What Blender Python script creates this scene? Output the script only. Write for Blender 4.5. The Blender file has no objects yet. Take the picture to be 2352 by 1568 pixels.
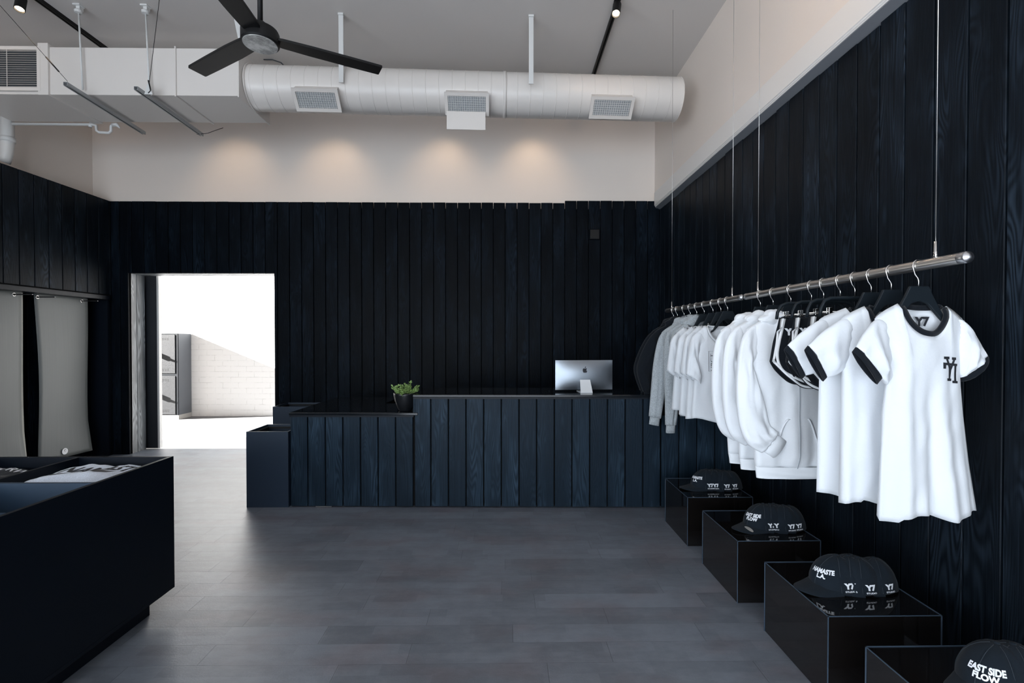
import bpy, bmesh, math, random
from mathutils import Vector, Matrix, noise
from mathutils.bvhtree import BVHTree
random.seed(7)
sc = bpy.context.scene
COL = sc.collection
PI = math.pi
# ------------------------------------------------------------------ camera
CAMZ = 1.45
F = 1080.0
yaw = math.atan(15/F); pit = math.atan(13/F)
cam_d = bpy.data.cameras.new('camera'); cam = bpy.data.objects.new('camera', cam_d); COL.objects.link(cam)
cam_d.sensor_width = 36; cam_d.lens = F/2352*36; cam_d.shift_y = 9/2352
cam_d.clip_start = 0.02; cam_d.clip_end = 200
cam.location = (0, 0, CAMZ)
cam.rotation_euler = (PI/2 - pit, 0, -yaw)
sc.camera = cam
_R = cam.rotation_euler.to_matrix()
def ray(px, py):
    return (_R @ Vector(((px-1176)/F, -(py-793)/F, -1)))
def UY(px, py, Y):
    d = ray(px, py); return d*(Y/d.y) + Vector((0, 0, CAMZ))
def UZ(px, py, z):
    d = ray(px, py); return d*((z-CAMZ)/d.z) + Vector((0, 0, CAMZ))
def UX(px, py, X):
    d = ray(px, py); return d*(X/d.x) + Vector((0, 0, CAMZ))
# ------------------------------------------------------------------ world, sun, big lights, exposure
w = bpy.data.worlds.new('daylight'); sc.world = w; w.use_nodes = True
bg = w.node_tree.nodes['Background']
bg.inputs[0].default_value = (0.84, 0.92, 1.0, 1); bg.inputs[1].default_value = 0.75
def light(name, kind, loc, energy, color, **k):
    l = bpy.data.lights.new(name, kind); l.energy = energy; l.color = color
    for a, b in k.items(): setattr(l, a, b)
    o = bpy.data.objects.new(name, l); o.location = loc; COL.objects.link(o); return o
def aim(o, tgt):
    o.rotation_euler = (Vector(tgt)-Vector(o.location)).to_track_quat('-Z', 'Y').to_euler()
sun = light('sun', 'SUN', (0, 0, 8), 125.0, (1.0, 0.98, 0.95), angle=0.009)
aim(sun, Vector((0, 0, 8)) + Vector((1, .20, -.42)))
win = light('storefront_daylight', 'AREA', (-1.7, -4.52, 1.35), 385, (0.80, 0.90, 1.0), shape='RECTANGLE', size=6.4, size_y=2.45)
aim(win, (-1.7, 5, 1.35))
side_fill = light('added_side_fill', 'AREA', (-5.25, -2.6, 1.35), 270, (0.80, 0.90, 1.0), shape='RECTANGLE', size=3.0, size_y=2.4)  # added fill lamp in an unseen side window, brightens the clothes
aim(side_fill, (5, -2.6, 1.35))
sc.view_settings.view_transform = 'Standard'
sc.view_settings.look = 'None'
sc.view_settings.exposure = -0.2
sc.view_settings.gamma = 1.0
sc.view_settings.use_curve_mapping = False
sc.cycles.use_denoising = True
sc.cycles.max_bounces = 8
sc.cycles.diffuse_bounces = 5
sc.cycles.sample_clamp_indirect = 6
# ------------------------------------------------------------------ material helpers
def new_mat(name, col=(.5, .5, .5), rough=.5, metal=0, spec=.5, **k):
    m = bpy.data.materials.new(name); m.use_nodes = True
    b = m.node_tree.nodes['Principled BSDF']
    b.inputs['Base Color'].default_value = (*col, 1); b.inputs['Roughness'].default_value = rough
    b.inputs['Metallic'].default_value = metal; b.inputs['Specular IOR Level'].default_value = spec
    for a, v in k.items(): b.inputs[a.replace('_', ' ')].default_value = v
    return m
class G:
    def __init__(s, m):
        s.m = m; s.t = m.node_tree; s.b = s.t.nodes['Principled BSDF']
    def n(s, typ, ins=None, out=0, **at):
        nd = s.t.nodes.new('ShaderNode'+typ)
        for a, v in at.items(): setattr(nd, a, v)
        for k, v in (ins or {}).items():
            i = nd.inputs[k]
            if isinstance(v, bpy.types.NodeSocket): s.t.links.new(v, i)
            else: i.default_value = v
        return nd.outputs[out]
    def ma(s, op, a, b=0.0, c=None):
        d = {0: a, 1: b}
        if c is not None: d[2] = c
        return s.n('Math', d, operation=op)
    def vm(s, op, a, b): return s.n('VectorMath', {0: a, 1: b}, operation=op)
    def mix(s, f, a, b):
        nd = s.t.nodes.new('ShaderNodeMix'); nd.data_type = 'RGBA'
        for i, v in ((0, f), (6, a), (7, b)):
            if isinstance(v, bpy.types.NodeSocket): s.t.links.new(v, nd.inputs[i])
            else: nd.inputs[i].default_value = v if i == 0 else (*v, 1)
        return nd.outputs[2]
    def ramp(s, f, lo, hi, a=0., b=1.):
        return s.n('MapRange', {0: f, 1: lo, 2: hi, 3: a, 4: b}, interpolation_type='SMOOTHSTEP')
    def noise(s, vec, scale, detail=2, rough=.5, out=0):
        return s.n('TexNoise', {'Vector': vec, 'Scale': scale, 'Detail': detail, 'Roughness': rough}, out=out)
    def set(s, k, v): s.t.links.new(v, s.b.inputs[k])
    def bump(s, h, strength, dist):
        s.set('Normal', s.n('Bump', {'Height': h, 'Strength': strength, 'Distance': dist}))
def wood(name, dark, lite, ro=.42, amp=1.0, bumpk=.5, spec=.05):
    m = new_mat(name, dark, ro, spec=spec); g = G(m)
    co = g.n('TexCoord', out=3)
    sx = g.t.nodes.new('ShaderNodeSeparateXYZ'); g.t.links.new(co, sx.inputs[0])
    rnd = g.n('NewGeometry', out=8)
    u = g.ma('ADD', sx.outputs[0], sx.outputs[1])
    vec = g.n('CombineXYZ', {0: g.ma('ADD', u, g.ma('MULTIPLY', rnd, 37.)), 1: g.ma('MULTIPLY', rnd, 91.), 2: g.ma('ADD', sx.outputs[2], g.ma('MULTIPLY', rnd, 23.))})
    n1 = g.noise(g.vm('MULTIPLY', vec, (9., 1., .75)), 1.0, 1.0, .4)
    kn = g.n('TexVoronoi', {'Vector': g.vm('MULTIPLY', vec, (8., 1., 2.1)), 'Scale': 1.0})
    knot = g.ramp(kn, .0, .42, 1., 0.)
    f = g.ma('ADD', n1, g.ma('MULTIPLY', knot, .10))
    ring = g.ma('SINE', g.ma('MULTIPLY', f, 150.))
    ring = g.ma('MULTIPLY_ADD', ring, .5, .5)
    fine = g.noise(g.vm('MULTIPLY', vec, (260., 1., 3.)), 1.0, 2.0, .6)
    patch = g.noise(g.vm('MULTIPLY', vec, (5., 1., 1.3)), 1.0, 3.0, .6)
    pm = g.ramp(patch, .42, .68)
    a = g.ma('MULTIPLY', g.ma('MULTIPLY', ring, pm), .55*amp)
    a = g.ma('ADD', a, g.ma('MULTIPLY', g.ma('MULTIPLY', fine, fine), .5*amp))
    a = g.ma('ADD', a, g.ma('MULTIPLY', g.ramp(kn, .0, .16, 1., 0.), .35*amp))
    a = g.ma('MULTIPLY', a, g.ma('MULTIPLY_ADD', rnd, .8, .6))
    g.set('Base Color', g.mix(g.ma('MINIMUM', a, 1.), dark, lite))
    g.set('Roughness', g.ma('MULTIPLY_ADD', fine, .25, ro-.1))
    g.bump(g.ma('ADD', g.ma('MULTIPLY', ring, .6), fine), bumpk, .0012)
    return m
M = {}
M['wood'] = wood('black_stained_wood', (.0008, .0014, .0024), (.010, .018, .030), ro=.40)
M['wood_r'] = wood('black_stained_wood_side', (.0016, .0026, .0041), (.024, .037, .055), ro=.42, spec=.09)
M['wood_daylit'] = wood('black_wood_lining_daylit', (.04, .046, .052), (.5, .54, .57), ro=.4, spec=.9)  # grain lightened to carry the outdoor light raking the doorway lining
M['wood_c'] = wood('black_stained_counter_wood', (.0050, .0115, .0200), (.040, .074, .115), ro=.42, amp=.8, spec=.12)
M['backing'] = new_mat('black_backing', (.004, .0045, .005), .9, spec=.2)
def paint(name, col, ro, b=.12, sc_=260.):
    m = new_mat(name, col, ro); g = G(m); co = g.n('TexCoord', out=3)
    n = g.noise(co, sc_, 2); n2 = g.noise(co, .7, 3)
    g.set('Base Color', g.mix(g.ma('MULTIPLY', n2, .16), col, tuple(c*.82 for c in col)))
    g.bump(n, b, .002); return m
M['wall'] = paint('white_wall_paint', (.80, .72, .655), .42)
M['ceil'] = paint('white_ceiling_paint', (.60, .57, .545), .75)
M['duct'] = paint('white_duct_paint', (.66, .62, .585), .33, .03, 40.)
M['white'] = new_mat('white_enamel', (.62, .62, .61), .4)
M['fascia'] = paint('white_fascia_paint', (.78, .75, .72), .35, .06)
M['black_metal'] = new_mat('matte_black_metal', (.006, .006, .0065), .5, spec=.3)
M['grille_back'] = new_mat('dark_grille_recess', (.05, .055, .06), .8)
M['grille_lite'] = new_mat('pale_grille_recess', (.30, .31, .32), .8)
def brushed(name, col, ro, sx_=(3., 3., 400.)):
    m = new_mat(name, col, ro, metal=1); g = G(m); co = g.n('TexCoord', out=3)
    n = g.noise(g.vm('MULTIPLY', co, sx_), 1.0, 3)
    g.set('Roughness', g.ma('MULTIPLY_ADD', n, .25, ro-.1)); g.bump(n, .15, .0005); return m
M['steel'] = brushed('brushed_steel', (.60, .58, .56), .30, (400., 4., 400.))
M['chrome'] = new_mat('polished_chrome', (.78, .76, .74), .12, metal=1)
M['alu'] = new_mat('satin_aluminium', (.36, .40, .45), .45, metal=1)
M['alu_white'] = new_mat('bright_aluminium', (.82, .85, .88), .45, metal=.4)
M['gloss_black'] = new_mat('glossy_black_acrylic', (.007, .0058, .0055), .05, spec=1.0)
M['edge_black'] = new_mat('acrylic_edge', (.05, .075, .11), .35)
M['laminate'] = new_mat('black_laminate', (.0030, .0055, .0105), .42, spec=.2)
M['binm'] = new_mat('blue_black_laminate', (.013, .027, .050), .45)
M['laminate_lit'] = new_mat('black_laminate_inside_lit', (.016, .036, .066), .5)  # lighter blue carries the daylight falling on the inner case faces
M['top_black'] = new_mat('polished_black_counter_top', (.006, .008, .011), .12, spec=.5)
M['print'] = new_mat('black_print', (.012, .014, .02), .7)
M['print_w'] = new_mat('white_embroidery', (.82, .84, .88), .8)
M['pot'] = new_mat('satin_black_ceramic', (.008, .009, .011), .3)
M['soil'] = paint('dark_soil', (.02, .015, .011), .95, 1., 90.)
M['gunmetal'] = new_mat('gunmetal_door', (.010, .013, .018), .4)
def fabric(name, col, heather=0., ro=.92, sheen=.25):
    m = new_mat(name, col, ro, spec=.2); g = G(m); co = g.n('TexCoord', out=3)
    m.node_tree.nodes['Principled BSDF'].inputs['Sheen Weight'].default_value = sheen
    n = g.noise(co, 900., 1); n2 = g.noise(co, 26., 3, .6)
    if heather:
        h = g.noise(g.vm('MULTIPLY', co, (1., 1., .35)), 240., 3, .7)
        g.set('Base Color', g.mix(g.ramp(h, .40, .62), tuple(c*(1-heather) for c in col), col))
    g.bump(g.ma('ADD', g.ma('MULTIPLY', n, .25), n2), .35, .004); return m
M['fwhite'] = fabric('white_jersey', (.70, .73, .77))
M['ffleece'] = fabric('white_fleece', (.82, .85, .89), sheen=.4)
M['fgrey'] = fabric('heather_grey_fleece', (.46, .50, .53), .3)
M['fgrey_blue'] = fabric('pale_heather_jersey', (.66, .73, .84), .22)
M['fblack'] = fabric('black_jersey', (.0045, .007, .011), sheen=.1)
M['fnavy'] = fabric('navy_jersey', (.03, .07, .13), sheen=.1)
M['fcap'] = fabric('black_cotton_twill', (.0075, .0125, .0190), sheen=.05)
M['fcream'] = fabric('pale_stone_rubber', (.36, .36, .33), .12)
M['fcap2'] = fabric('cap_seam_thread', (.03, .04, .052), sheen=.1)
M['galv'] = new_mat('galvanised_strut', (.40, .41, .42), .5, metal=.2)
M['zip'] = new_mat('pale_zip', (.45, .48, .52), .5)
M['cap_end'] = new_mat('satin_steel_cap', (.55, .56, .58), .32, metal=1)
M['hanger'] = new_mat('matte_black_plastic', (.006, .0105, .015), .5, spec=.3)
M['elastic'] = fabric('white_piping', (.82, .84, .86))
def matmat():
    m = new_mat('grey_green_mat_foam', (.15, .162, .158), .55); g = G(m); co = g.n('TexCoord', out=3)
    n = g.noise(g.vm('MULTIPLY', co, (1., 140., 1.)), 1.0, 2)
    g.bump(n, .2, .001); g.set('Base Color', g.mix(n, (.115, .126, .126), (.155, .166, .165))); return m
M['mat'] = matmat()
def leafmat():
    m = new_mat('succulent_green', (.09, .2, .03), .35); g = G(m); co = g.n('TexCoord', out=3)
    g.set('Base Color', g.mix(g.noise(co, 30., 2), (.06, .15, .03), (.34, .48, .16))); return m
M['leaf'] = leafmat()
M['stem'] = new_mat('stem_green', (.16, .24, .07), .5)
def emis(name, col, s):
    m = new_mat(name, (0, 0, 0)); b = m.node_tree.nodes['Principled BSDF']
    b.inputs['Emission Color'].default_value = (*col, 1); b.inputs['Emission Strength'].default_value = s; return m
M['lamp'] = emis('warm_lamp_lens', (1.0, .80, .55), 14.)
def floor_mat():
    m = new_mat('stone_plank_floor', (.1, .1, .11), .4, spec=.9); g = G(m); co = g.n('TexCoord', out=3)
    s = g.t.nodes.new('ShaderNodeSeparateXYZ'); g.t.links.new(co, s.inputs[0])
    x, y = s.outputs[0], s.outputs[1]
    RW, TL = .1425, .93
    ry = g.ma('DIVIDE', g.ma('SUBTRACT', y, .098), RW); row = g.ma('FLOOR', ry); fy = g.ma('FRACT', ry)
    off = g.n('TexWhiteNoise', {'W': row}, out=0, noise_dimensions='1D')
    rx = g.ma('ADD', g.ma('DIVIDE', x, TL), g.ma('ADD', off, 20.)); cx = g.ma('FLOOR', rx); fx = g.ma('FRACT', rx)
    wy = .0015/RW; wx = .0017/TL
    def seam(f, w_):
        d = g.ma('MINIMUM', f, g.ma('SUBTRACT', 1., f)); return g.ramp(d, w_*.5, w_*1.3, 1., 0.)
    sm = g.ma('MAXIMUM', g.ma('MULTIPLY', seam(fy, wy), .8), seam(fx, wx))
    tv = g.n('TexWhiteNoise', {'Vector': g.n('CombineXYZ', {0: row, 1: cx, 2: 3.})}, out=0, noise_dimensions='3D')
    # printed patchwork blocks inside each plank
    hy = g.ma('FLOOR', g.ma('MULTIPLY', ry, 2.)); ho = g.n('TexWhiteNoise', {'W': g.ma('MULTIPLY', hy, 1.37)}, out=0, noise_dimensions='1D')
    hx = g.ma('FLOOR', g.ma('ADD', g.ma('DIVIDE', x, .24), g.ma('MULTIPLY', ho, 9.)))
    pv = g.n('TexWhiteNoise', {'Vector': g.n('CombineXYZ', {0: hy, 1: hx, 2: 8.})}, out=0, noise_dimensions='3D')
    big = g.noise(co, 1.6, 4, .6); mid = g.noise(g.vm('MULTIPLY', co, (1., 2.2, 1.)), 9., 7, .72); fine = g.noise(co, 120., 3, .7)
    v = g.ma('ADD', g.ma('MULTIPLY', mid, .6), g.ma('MULTIPLY', big, .5))
    v = g.ma('ADD', v, g.ma('MULTIPLY', g.ma('SUBTRACT', pv, .5), .15)); v = g.ma('ADD', v, g.ma('MULTIPLY', g.ma('SUBTRACT', tv, .5), .2))
    v = g.ramp(v, .26, .88)
    c = g.mix(v, (.118, .134, .164), (.215, .245, .292))
    warm = g.mix(g.ramp(g.noise(g.vm('MULTIPLY', co, (1., 2., 1.)), 2.3, 3), .45, .7), (1., 1., 1.), (1.0, .88, .86))
    nd = g.t.nodes.new('ShaderNodeMix'); nd.data_type = 'RGBA'; nd.blend_type = 'MULTIPLY'; nd.inputs[0].default_value = 1
    g.t.links.new(c, nd.inputs[6]); g.t.links.new(warm, nd.inputs[7]); c = nd.outputs[2]
    c = g.mix(g.ma('MULTIPLY', sm, .42), c, (.03, .03, .034))
    g.set('Base Color', c)
    g.set('Roughness', g.ma('MULTIPLY_ADD', fine, .2, .28))
    h = g.ma('ADD', g.ma('MULTIPLY', mid, .8), g.ma('MULTIPLY', fine, .5)); h = g.ma('SUBTRACT', h, g.ma('MULTIPLY', sm, .5))
    g.bump(h, .42, .0022); return m
M['floor'] = floor_mat()
def brick_mat():
    m = new_mat('white_painted_brick', (.9, .9, .88), .8); g = G(m); co = g.n('TexCoord', out=3)
    s = g.t.nodes.new('ShaderNodeSeparateXYZ'); g.t.links.new(co, s.inputs[0])
    v = g.n('CombineXYZ', {0: s.outputs[0], 1: s.outputs[2], 2: 0.})
    br = g.n('TexBrick', {'Vector': v, 'Scale': 1.0, 'Brick Width': .30, 'Row Height': .105, 'Mortar Size': .007, 'Mortar Smooth': .6}, out=1)
    n = g.noise(co, 9., 4, .65)
    g.set('Base Color', g.mix(g.ma('MULTIPLY', br, g.ramp(n, .4, .7)), (.56, .565, .57), (.43, .435, .44)))
    g.bump(g.ma('SUBTRACT', g.ma('MULTIPLY', n, .5), g.ma('MULTIPLY', br, .8)), .4, .006); return m
M['brick'] = brick_mat()
M['pave'] = paint('pale_concrete', (.115, .115, .117), .8, .3, 60.)
M['lightened_strip'] = paint('lightened_shade_concrete', (.85, .85, .85), .8, .3, 60.)  # colour lightened so the shaded ground by the door reads bright
def locker_mat():
    m = new_mat('galvanised_speckle_metal', (.2, .21, .23), .5, metal=.3); g = G(m); co = g.n('TexCoord', out=3)
    n = g.noise(co, 95., 4, .8); g.set('Base Color', g.mix(g.ramp(n, .35, .65), (.003, .0035, .005), (.018, .020, .023)))
    g.bump(n, .5, .003); return m
M['locker'] = locker_mat()
M['locker_s'] = new_mat('grey_locker_side', (.10, .11, .125), .5)
M['locker_shade'] = new_mat('shaded_locker_frame', (.004, .006, .009), .5, spec=.2)  # darkened colour carries the shade on the recessed frame bars
M['locker_b'] = new_mat('pale_locker_base', (.42, .41, .39), .7)
# ------------------------------------------------------------------ mesh helpers
def tag(o, label=None, cat=None, group=None, kind=None):
    for k, v in (('label', label), ('category', cat), ('group', group), ('kind', kind)):
        if v: o[k] = v
    return o
def thing(name, label, cat, loc=(0, 0, 0), rz=0., group=None, rot=None):
    o = bpy.data.objects.new(name, None); COL.objects.link(o); o.location = loc
    o.rotation_euler = rot if rot else (0, 0, rz); o.empty_display_size = .05
    return tag(o, label, cat, group)
def obj(name, bm, mat, parent=None, smooth=False, sub=0, solid=0., bevel=0., label=None):
    me = bpy.data.meshes.new(name)
    if not isinstance(bm, bpy.types.Mesh):
        bmesh.ops.recalc_face_normals(bm, faces=bm.faces)
        bm.to_mesh(me); bm.free()
    else: me = bm
    mats = mat if isinstance(mat, (list, tuple)) else [mat]
    for m in mats: me.materials.append(m)
    if smooth:
        for p in me.polygons: p.use_smooth = True
    o = bpy.data.objects.new(name, me); COL.objects.link(o)
    if parent: o.parent = parent
    if bevel:
        b = o.modifiers.new('b', 'BEVEL'); b.width = bevel; b.segments = 2; b.limit_method = 'ANGLE'
    if sub:
        s = o.modifiers.new('s', 'SUBSURF'); s.levels = sub; s.render_levels = sub
    if solid:
        s = o.modifiers.new('t', 'SOLIDIFY'); s.thickness = solid; s.offset = 0
    if label: o['label'] = label
    return o
def copy_tree(o, parent=None):
    c = o.copy(); COL.objects.link(c); c.parent = parent
    for ch in o.children: copy_tree(ch, c)
    return c
def box(bm, x0, x1, y0, y1, z0, z1, mi=0):
    v = [bm.verts.new((x, y, z)) for x in (x0, x1) for y in (y0, y1) for z in (z0, z1)]
    for f in ((0, 1, 3, 2), (4, 6, 7, 5), (0, 4, 5, 1), (2, 3, 7, 6), (0, 2, 6, 4), (1, 5, 7, 3)):
        bm.faces.new([v[i] for i in f]).material_index = mi
def B(*args):
    bm = bmesh.new(); box(bm, *args); return bm
def prism(bm, pts, axis, a, b, mi=0):
    """extrude a 2-D polygon; axis 'y': pts=(x,z); 'z': pts=(x,y); 'x': pts=(y,z)"""
    def P(p, t): return {'y': (p[0], t, p[1]), 'z': (p[0], p[1], t), 'x': (t, p[0], p[1])}[axis]
    va = [bm.verts.new(P(p, a)) for p in pts]; vb = [bm.verts.new(P(p, b)) for p in pts]
    n = len(pts)
    bm.faces.new(va).material_index = mi; bm.faces.new(vb[::-1]).material_index = mi
    for i in range(n): bm.faces.new((va[i], vb[i], vb[(i+1) % n], va[(i+1) % n])).material_index = mi
def tube(bm, pts, r, n=10, closed=False, cap=True, flat=1.0):
    pts = [Vector(p) for p in pts]; N = len(pts); rings = []
    rs = r if isinstance(r, (list, tuple)) else [r]*N
    prev = None
    for i, p in enumerate(pts):
        a = pts[(i-1) % N] if (closed or i > 0) else p; b = pts[(i+1) % N] if (closed or i < N-1) else p
        t = (b-a).normalized()
        if prev is None:
            q = Vector((0, 0, 1)) if abs(t.z) < .9 else Vector((1, 0, 0)); u = t.cross(q).normalized()
        else:
            u = (prev - t*prev.dot(t)).normalized()
        prev = u; v = t.cross(u)
        rings.append([bm.verts.new(p + (u*math.cos(2*PI*k/n)*flat + v*math.sin(2*PI*k/n))*rs[i]) for k in range(n)])
    m = N if closed else N-1
    for i in range(m):
        A, C = rings[i], rings[(i+1) % N]
        for k in range(n): bm.faces.new((A[k], A[(k+1) % n], C[(k+1) % n], C[k]))
    if cap and not closed:
        bm.faces.new(rings[0][::-1]); bm.faces.new(rings[-1])
def lathe(bm, prof, n=32, axis='z', c=(0, 0, 0)):
    rings = []
    for r, h in prof:
        ring = []
        for k in range(n):
            a = 2*PI*k/n
            p = {'z': (r*math.cos(a), r*math.sin(a), h), 'y': (r*math.cos(a), h, r*math.sin(a)), 'x': (h, r*math.cos(a), r*math.sin(a))}[axis]
            ring.append(bm.verts.new(Vector(p)+Vector(c)))
        rings.append(ring)
    for A, C in zip(rings, rings[1:]):
        for k in range(n): bm.faces.new((A[k], A[(k+1) % n], C[(k+1) % n], C[k]))
    if prof[0][0] > 1e-5: bm.faces.new(rings[0][::-1])
    if prof[-1][0] > 1e-5: bm.faces.new(rings[-1])
    bmesh.ops.remove_doubles(bm, verts=bm.verts, dist=1e-6)
def struct(name, bm, mat, parent=None, **k):
    o = obj(name, bm, mat, parent, **k)
    if not parent: o['kind'] = 'structure'
    return o
def plank(bm, a, b, c0, c1, z0, z1, axis, face):
    """one board from a to b along the wall axis; c0 = face side, c1 = back side; face=+1/-1 unused sign"""
    ch = .0025 if c1 > c0 else -.0025; e = .0025
    pts = [(a, c1), (a, c0+ch), (a+e, c0), (b-e, c0), (b, c0+ch), (b, c1)]
    if axis == 'y': pts = [(q, p) for p, q in pts]
    prism(bm, pts, 'z', z0, z1)
# text -> list of 2-D verts / faces
_tc = {}
def text2d(s, size=1., bold=0., spacing=1.0):
    cu = bpy.data.curves.new('t', 'FONT'); cu.body = s; cu.size = size; cu.offset = bold; cu.resolution_u = 4
    cu.align_x = 'CENTER'; cu.align_y = 'CENTER'; cu.space_character = spacing; cu.fill_mode = 'BOTH'; cu.space_line = .85
    o = bpy.data.objects.new('t', cu); COL.objects.link(o)
    dg = bpy.context.evaluated_depsgraph_get(); dg.update()
    me = bpy.data.meshes.new_from_object(o.evaluated_get(dg))
    vs = [(v.co.x, v.co.y) for v in me.vertices]; fs = [tuple(p.vertices) for p in me.polygons]
    bpy.data.objects.remove(o); bpy.data.curves.remove(cu); bpy.data.meshes.remove(me)
    return vs, fs
def decal_bm(vs, fs, fn, cuts=0):
    bm = bmesh.new()
    V = [bm.verts.new((x, y, 0)) for x, y in vs]
    for f in fs:
        try: bm.faces.new([V[i] for i in f])
        except ValueError: pass
    bmesh.ops.remove_doubles(bm, verts=bm.verts, dist=1e-6)
    if cuts: bmesh.ops.subdivide_edges(bm, edges=bm.edges, cuts=cuts, use_grid_fill=True)
    bmesh.ops.triangulate(bm, faces=bm.faces)
    for v in bm.verts: v.co = fn(v.co.x, v.co.y)
    return bm
# ================================================================== STRUCTURE
XR, XRW = 1.96, 1.92          # right planks / white wall above
XL, XLW = -4.96, -5.225        # left planks / white wall
YB, YBW = 6.0, 6.05           # back planks / white wall
ZC = 4.40
YF = -4.6
DX0, DX1, DZ = -4.757, -2.926, 2.29
struct('floor', B(XLW-.2, XR+.2, YF-.2, 6.30, -.1, 0), M['floor'])
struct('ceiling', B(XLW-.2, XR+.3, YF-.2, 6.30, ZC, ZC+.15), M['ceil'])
bm = bmesh.new()
box(bm, XLW-.2, DX0-.02, YBW, 6.28, 0, ZC); box(bm, DX1+.02, XR+.3, YBW, 6.28, 0, ZC); box(bm, DX0-.02, DX1+.02, YBW, 6.28, DZ+.02, ZC)
wb = struct('wall_back', bm, M['wall'])
bm = bmesh.new(); pitch = .1517
x = DX1 + .045
xs = []
while x < XR-.01: xs.append(x); x += pitch
x = xs[0]-pitch; lx = []
while x > XL-.12: lx.append(x); x -= pitch
for x in xs:
    top = 3.19 + (.03 if x > UY(1295, 500, YB).x-.02 else 0) + random.uniform(-.002, .002)
    plank(bm, x, min(x+pitch-.008, XR+.06), YB, YB+.022, 0.0, top, 'x', 1)
plank(bm, DX1, xs[0]-.008, YB, YB+.022, 0, 3.19, 'x', 1)
for x in lx:
    x1 = x+pitch-.008
    if x1 < DX0: plank(bm, x, x1, YB, YB+.022, 0, 3.19, 'x', 1)
    elif x < DX0: plank(bm, x, DX0, YB, YB+.022, 0, 3.19, 'x', 1); plank(bm, DX0, x1, YB, YB+.022, DZ, 3.19, 'x', 1)
    else: plank(bm, x, min(x1, DX1), YB, YB+.022, DZ, 3.19+random.uniform(-.002, .002), 'x', 1)
obj('plank_cladding', bm, M['wood'], wb)
bm = bmesh.new()
box(bm, XL-.1, DX0, YB+.022, YBW, 0, 3.12); box(bm, DX1, XR, YB+.022, YBW, 0, 3.12); box(bm, DX0, DX1, YB+.022, YBW, DZ, 3.12)
obj('backing_board', bm, M['backing'], wb)
# doorway lining
bm = bmesh.new()
for i, (a, b) in enumerate(((YB+.024, YB+.136), (YB+.142, YB+.277))):
    plank(bm, a, b, DX0, DX0-.022, 0, DZ, 'y', 1); plank(bm, a, b, DX1, DX1+.022, 0, DZ, 'y', 1)
box(bm, DX0, DX1, YB+.024, YB+.15, DZ, DZ+.02); box(bm, DX0, DX1, YB+.155, 6.28, DZ, DZ+.02)
struct('trim_1', bm, M['wood_daylit'])
# right wall: planks, white upper wall, fascia
bm = B(XR+.022, XR+.3, YF, 6.05, 0, ZC)
wr = struct('wall_right', bm, M['wall'])
zr = 3.107
bm = bmesh.new(); y = 5.99
ys = [1.972-.152*k for k in range(0, 31)] ; y = 1.972*(XR/1.95)
y = 1.9838
k0 = int((y-YF)/.158)
y = y-k0*.158
while y < 5.99:
    plank(bm, y, min(y+.150, 5.995), XR, XR+.022, 0, zr+random.uniform(-.012, .0), 'y', 1); y += .158
obj('plank_cladding', bm, M['wood_r'], wr)
obj('backing_board', B(XR+.02, XR+.03, YF, 6.0, 0, zr-.002), M['backing'], wr)
bm = bmesh.new()
box(bm, XRW, XR+.02, YF, 6.05, 3.13, ZC)
obj('upper_wall', bm, M['wall'], wr)
bm = bmesh.new()
prism(bm, [(1.895, 3.32), (1.895, 3.158), (1.901, 3.155), (1.901, 3.147), (1.907, 3.145), (1.907, 3.138), (2.0, 3.138), (2.0, 3.32)], 'y', YF, 5.985)
struct('trim_2', bm, M['fascia'], bevel=.002)
M['shaded_soffit'] = new_mat('soffit_shade_grey', (.17, .18, .20), .6)  # darker grey carries the shade under the fascia
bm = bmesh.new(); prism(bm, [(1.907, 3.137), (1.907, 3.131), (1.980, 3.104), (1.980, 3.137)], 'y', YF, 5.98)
struct('trim_5', bm, M['shaded_soffit'])
# left wall : built-out planked wall with display niche
NZ = 2.003; NY0, NY1 = 2.2, 5.93; NXB = -5.19
bm = bmesh.new(); box(bm, XLW-.2, XLW, -1.05, 6.05, 0, ZC); box(bm, XLW-.2, XLW, YF, -4.15, 0, ZC); box(bm, XLW-.2, XLW, -4.15, -1.05, 2.6, ZC); box(bm, XLW-.2, XLW, -4.15, -1.05, 0, .1)
wl = struct('wall_left', bm, M['wall'])
bm = bmesh.new(); y = 5.856*(4.98/4.88)-.001 ; y0 = y
y -= .156*int((y+1.0)/.156)
while y < 5.99:
    if y > 2.0-.156: plank(bm, y, min(y+.148, 5.995), XL, XL-.022, NZ+.01, 3.187, 'y', 1)
    else: plank(bm, y, min(y+.148, 5.995), XL, XL-.022, 0, 3.187, 'y', 1)
    y += .156
plank(bm, NY1+.03, 5.995, XL, XL-.022, 0, NZ+.005, 'y', 1)
obj('plank_cladding', bm, M['wood_r'], wl)
bm = bmesh.new()
box(bm, XLW+.001, XL-.022, -1.0, 5.99, 3.10, 3.185); box(bm, XL-.04, XL-.022, -1.0, 5.99, NZ+.06, 3.10)
box(bm, XLW+.001, XL-.022, -1.0, NY0, 0, NZ+.06); box(bm, XLW+.001, XL-.022, NY1+.03, 5.99, 0, NZ+.06)
box(bm, XLW+.001, NXB, NY0, NY1+.03, 0, NZ+.06); box(bm, NXB, XL-.022, NY0, NY1+.03, NZ-.006, NZ+.06)
obj('niche_carcass', bm, M['backing'], wl)
bm = bmesh.new()
for k in range(25):
    ya = NY0+.002+k*.156
    if ya+.148 < NY1+.03: plank(bm, ya, ya+.148, NXB+.016, NXB, .0, NZ-.008, 'y', 1)
obj('niche_planks', bm, M['wood'], wl)
bm = bmesh.new()
box(bm, XL-.26, XL+.018, NY0, NY1+.03, NZ-.055, NZ-.006)
struct('trim_3', bm, M['laminate'], bevel=.002)
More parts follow.
